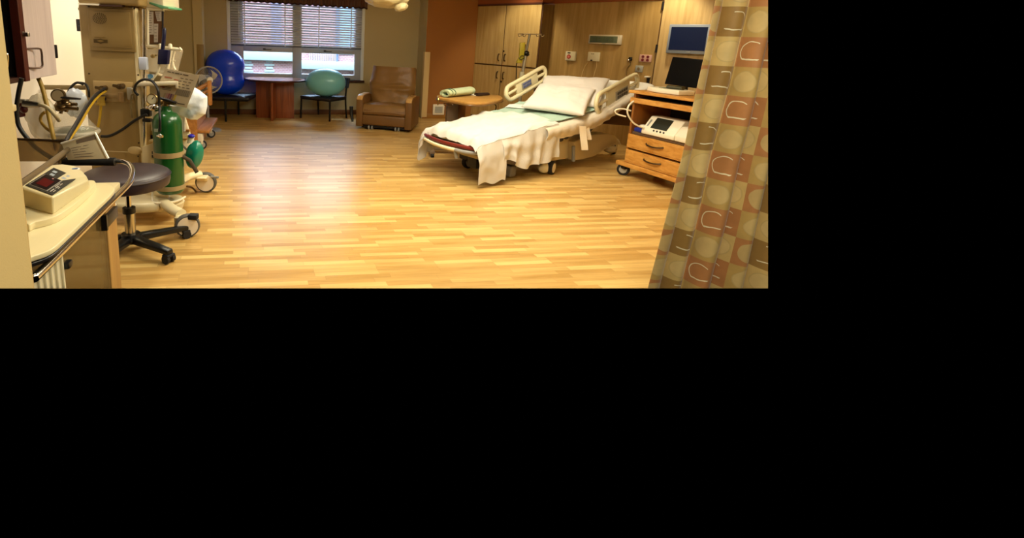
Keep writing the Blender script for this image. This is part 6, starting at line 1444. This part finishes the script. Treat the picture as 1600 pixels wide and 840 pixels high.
# ================================================================== CURTAIN
def curtain_mat():
    m = bpy.data.materials.new('patterned_curtain'); m.use_nodes = True
    nt = m.node_tree; b = nt.nodes['Principled BSDF']; N = nt.nodes.new; L = nt.links.new
    def mth(op, a, c=None):
        n = N('ShaderNodeMath'); n.operation = op
        for i, x in enumerate((a, c)):
            if x is None: continue
            if isinstance(x, (int, float)): n.inputs[i].default_value = x
            else: L(x, n.inputs[i])
        return n.outputs[0]
    def mixc(f, a, c):
        n = N('ShaderNodeMix'); n.data_type = 'RGBA'; L(f, n.inputs['Factor'])
        for nm, x in (('A', a), ('B', c)):
            if isinstance(x, str): n.inputs[nm].default_value = rgb(x)
            else: L(x, n.inputs[nm])
        return n.outputs['Result']
    uv = N('ShaderNodeUVMap'); sp = N('ShaderNodeSeparateXYZ'); L(uv.outputs[0], sp.inputs[0])
    wob = N('ShaderNodeTexNoise'); wob.inputs['Scale'].default_value = 1.3; L(uv.outputs[0], wob.inputs['Vector'])
    u, v = sp.outputs[0], sp.outputs[1]
    i, j = mth('FLOOR', u), mth('FLOOR', v); fu, fv = mth('SUBTRACT', u, i), mth('SUBTRACT', v, j)
    par = mth('MODULO', mth('ADD', mth('FLOOR', mth('DIVIDE', i, 2)), j), 2)
    i4 = mth('MODULO', i, 4)
    isol = mth('LESS_THAN', mth('ABSOLUTE', mth('SUBTRACT', i4, 1)), 0.5)
    is0 = mth('LESS_THAN', i4, 0.5)
    wz_ = mth('MULTIPLY', mth('SUBTRACT', wob.outputs['Fac'], 0.5), 0.35)
    du = mth('SUBTRACT', fu, 0.52); dv = mth('ADD', mth('SUBTRACT', fv, 0.5), mth('MULTIPLY', wz_, 0.6))
    r = mth('SQRT', mth('ADD', mth('POWER', mth('DIVIDE', du, 0.40), 2), mth('POWER', mth('DIVIDE', dv, 0.36), 2)))
    r = mth('ADD', r, wz_)
    inside = mth('LESS_THAN', r, 1.0)
    ring = mth('LESS_THAN', mth('ABSOLUTE', mth('SUBTRACT', r, 0.95)), 0.045)
    side = mth('ADD', mth('MULTIPLY', isol, mth('GREATER_THAN', du, -0.12)), mth('MULTIPLY', mth('SUBTRACT', 1.0, isol), mth('LESS_THAN', du, 0.24)))
    ring = mth('MULTIPLY', ring, side)
    # flat stroke across the lower third gives a D shape
    low = mth('LESS_THAN', mth('ABSOLUTE', mth('ADD', dv, 0.24)), 0.022); low = mth('MULTIPLY', low, inside)
    ring = mth('MULTIPLY', mth('MAXIMUM', ring, low), mth('GREATER_THAN', dv, -0.27))
    base_on = mixc(isol, '#b57a45', '#9a7538')
    fill_on = mixc(is0, base_on, '#c4a468')
    on = mixc(inside, base_on, fill_on)
    on = mixc(mth('MULTIPLY', ring, mth('SUBTRACT', 1.0, is0)), on, '#eadbb4')
    g = N('ShaderNodeTexNoise'); g.inputs['Scale'].default_value = 2.2; L(uv.outputs[0], g.inputs['Vector'])
    off_b = mixc(mth('MODULO', i, 2), '#bd9a55', '#d0b06c')
    off = mixc(mth('MULTIPLY', inside, 0.55), off_b, '#d8bd82')
    off = mixc(mth('MULTIPLY', mth('LESS_THAN', mth('ABSOLUTE', mth('SUBTRACT', r, 0.97)), 0.05), 0.35), off, '#a58a50')
    col = mixc(par, on, off)
    sc_ = N('ShaderNodeVectorMath'); sc_.operation = 'SCALE'; L(col, sc_.inputs[0]); L(mth('ADD', 0.82, mth('MULTIPLY', g.outputs['Fac'], 0.36)), sc_.inputs['Scale'])
    L(sc_.outputs[0], b.inputs['Base Color']); b.inputs['Roughness'].default_value = 0.6; b.inputs['Sheen Weight'].default_value = 0.2
    return m
Yq = 2.72
xb0, xt0, xr0 = at(994, 450, Yq).x, at(1103, 0, Yq).x, at(1236, 225, Yq).x
zq0, zq1 = at(1000, 460, Yq).z-0.1, CEIL-0.05
zcb, zct = at(994, 450, Yq).z, at(1103, 0, Yq).z
def cur(u, v):
    z = zq0+(zq1-zq0)*v
    t = (z-zcb)/(zct-zcb); tt = min(1.15, max(-0.2, t))
    xl_ = xb0+(xt0-xb0)*(1-(1-min(1, max(0, tt)))**1.15) if tt > 0 else xb0
    flare = 1-0.35*min(1, max(0, t))
    x = xl_+(xr0-xl_)*u
    amp = 0.048+0.028*(1-min(1, max(0, t)))
    cr_ = (-0.09, 0.125, 0.30, 0.455, 0.66, 0.86, 1.08); dp_ = (0.9, 0.55, 1.05, 0.9, 1.0, 0.9)
    d = 0
    for c0_, c1_, k_ in zip(cr_, cr_[1:], dp_):
        if c0_ <= u < c1_: d = 1.5*amp*k_*math.sin(math.pi*(u-c0_)/(c1_-c0_))**0.65
    d += 0.010*math.sin(u*9+z*1.4)+0.012*nz((u*6, z*2.5, 1))
    y = Yq-d-0.22*u
    return V((x+0.012*math.sin(u*14+z*1.1)*flare, y, z))
NU, NV = 220, 60
arc = [0.0]
for k in range(NU):
    a, b = cur(k/NU, 0.4), cur((k+1)/NU, 0.4); arc.append(arc[-1]+(b-a).length)
vrow0 = at(1120, 57, Yq).z; CH = 0.150
def cuv(u, v):
    z = zq0+(zq1-zq0)*v
    return (arc[int(round(u*NU))]/0.150+0.25, (z-vrow0)/CH+40.0)
co = MB().grid(cur, NU, NV, 0.003, cuv).build('privacy_curtain', curtain_mat(), ang=3.0)
tag(co, 'long brown and beige curtain patterned with squares and leaf shapes on the right', 'curtain'); trimmed(co)
tk = MB().box(W, xt0-0.3, xr0+0.1, Yq-0.15, Yq-0.10, CEIL-0.05, CEIL-0.01, 0.005).build('trim_6', STEEL); struct(tk)

# ------------------------------------------------------------------ keep only what the photograph can see of the near things
def cut(o, pa, pb):
    n = ray(*pa).cross(ray(*pb)).normalized()
    if n.dot(ray(600, 225)) < 0: n = -n
    bm = bmesh.new(); bm.from_mesh(o.data)
    bmesh.ops.bisect_plane(bm, geom=bm.verts[:]+bm.edges[:]+bm.faces[:], dist=1e-6, plane_co=EYE, plane_no=n, clear_inner=True)
    bad = [f for f in bm.faces if any((v.co-EYE).dot(n) < -2e-4 for v in f.verts)]
    if bad: bmesh.ops.delete(bm, geom=bad, context='FACES')
    bm.to_mesh(o.data); bm.free()
for o in trim_list:
    cut(o, (0, 450.2), (1200, 450.2))
cut(co, (1200, 0), (1200, 450))

# ================================================================== LIGHT
def area(name, loc, size, power, col, rot=(0, 0, 0), sy=None, spread=math.pi):
    l = bpy.data.lights.new(name, 'AREA'); l.energy = power; l.color = col; l.size = size
    if sy: l.shape = 'RECTANGLE'; l.size_y = sy
    l.spread = spread
    o = bpy.data.objects.new(name, l); C.objects.link(o); o.location = loc; o.rotation_euler = rot; return o
def spot(name, loc, tgt, power, col, ang, blend=0.6, r=0.08):
    l = bpy.data.lights.new(name, 'SPOT'); l.energy = power; l.color = col; l.spot_size = math.radians(ang); l.spot_blend = blend; l.shadow_soft_size = r
    o = bpy.data.objects.new(name, l); C.objects.link(o); o.location = loc
    o.rotation_euler = (V(tgt)-V(loc)).to_track_quat('-Z', 'Y').to_euler(); return o
WARM = (1.0, 0.89, 0.63); WARM2 = (1.0, 0.92, 0.69); DAY = (0.62, 0.80, 1.0)
area('ceiling_panel_front', (0.3, 3.6, CEIL-0.03), 1.3, 86, WARM2)
area('added_fill_entry', (1.1, 1.0, CEIL-0.03), 0.9, 74, WARM2)  # added fill lamp that brightens the curtain, no known fixture
area('ceiling_panel_middle', (1.0, 5.1, CEIL-0.03), 1.2, 75, WARM2)
spot('downlight_bed', (2.0, 6.3, CEIL-0.03), (1.9, 6.35, 0), 60, WARM2, 95)
spot('downlight_headwall', (3.85, 7.2, CEIL-0.03), (4.1, 7.7, 1.0), 90, WARM, 95)
spot('downlight_cabinet', (2.1, 8.7, CEIL-0.03), (2.35, 9.4, 1.0), 85, WARM, 90)
spot('downlight_left', (-1.75, 4.9, CEIL-0.03), (-2.1, 4.6, 0.6), 150, WARM2, 110)
spot('downlight_wall_left', (-2.2, 3.75, CEIL-0.03), (-2.84, 3.9, 1.1), 66, (1, .9, .76), 100)
spot('added_fill_cart', (-1.0, 2.0, CEIL-0.03), (-1.2, 1.9, 0.9), 32, WARM2, 80)  # added fill lamp to brighten the scale and stool top
area('sky_outside', (-1.5, 13.2, 7.5), 6.0, 5200, DAY, (math.radians(-38), 0, 0))
area('sky_on_facade', (-3.0, 11.5, 7.0), 6.0, 1350, (0.72, 0.86, 1.0), (math.radians(50), 0, 0))
area('sky_low', (-1.6, 13.4, 4.6), 6.0, 2000, (0.45, 0.68, 1.0), (math.radians(-76), 0, 0), 3.0)
w = bpy.data.worlds.new('World'); bpy.context.scene.world = w; w.use_nodes = True
w.node_tree.nodes['Background'].inputs[0].default_value = (0, 0, 0, 1); w.node_tree.nodes['Background'].inputs[1].default_value = 0

# origin of one-mesh things to their foot
for o in list(C.objects):
    if o.type == 'MESH' and o.parent is None and not o.children and o.get('kind') != 'structure' and len(o.data.vertices):
        vs = [v.co for v in o.data.vertices]
        c_ = V(((min(v.x for v in vs)+max(v.x for v in vs))/2, (min(v.y for v in vs)+max(v.y for v in vs))/2, min(v.z for v in vs)))
        o.data.transform(Matrix.Translation(-c_)); o.location = c_

# ================================================================== CAMERA
cam = bpy.data.cameras.new('camera'); co_ = bpy.data.objects.new('camera', cam); C.objects.link(co_)
cam.sensor_width = 36; cam.lens = FPX/1600*36; cam.shift_x = (800-CX)/1600; cam.shift_y = -(420-CY)/1600
cam.clip_start = 0.05
M = Matrix((CR, CU, -FW)).transposed().to_4x4(); M.translation = EYE; co_.matrix_world = M
sc = bpy.context.scene; sc.camera = co_
sc.view_settings.view_transform = 'Standard'; sc.view_settings.look = 'None'; sc.view_settings.gamma = 1; sc.view_settings.exposure = 0.0
try: sc.view_settings.use_curve_mapping = False
except Exception: pass
sc.cycles.max_bounces = 8; sc.cycles.transparent_max_bounces = 16; sc.cycles.use_denoising = True
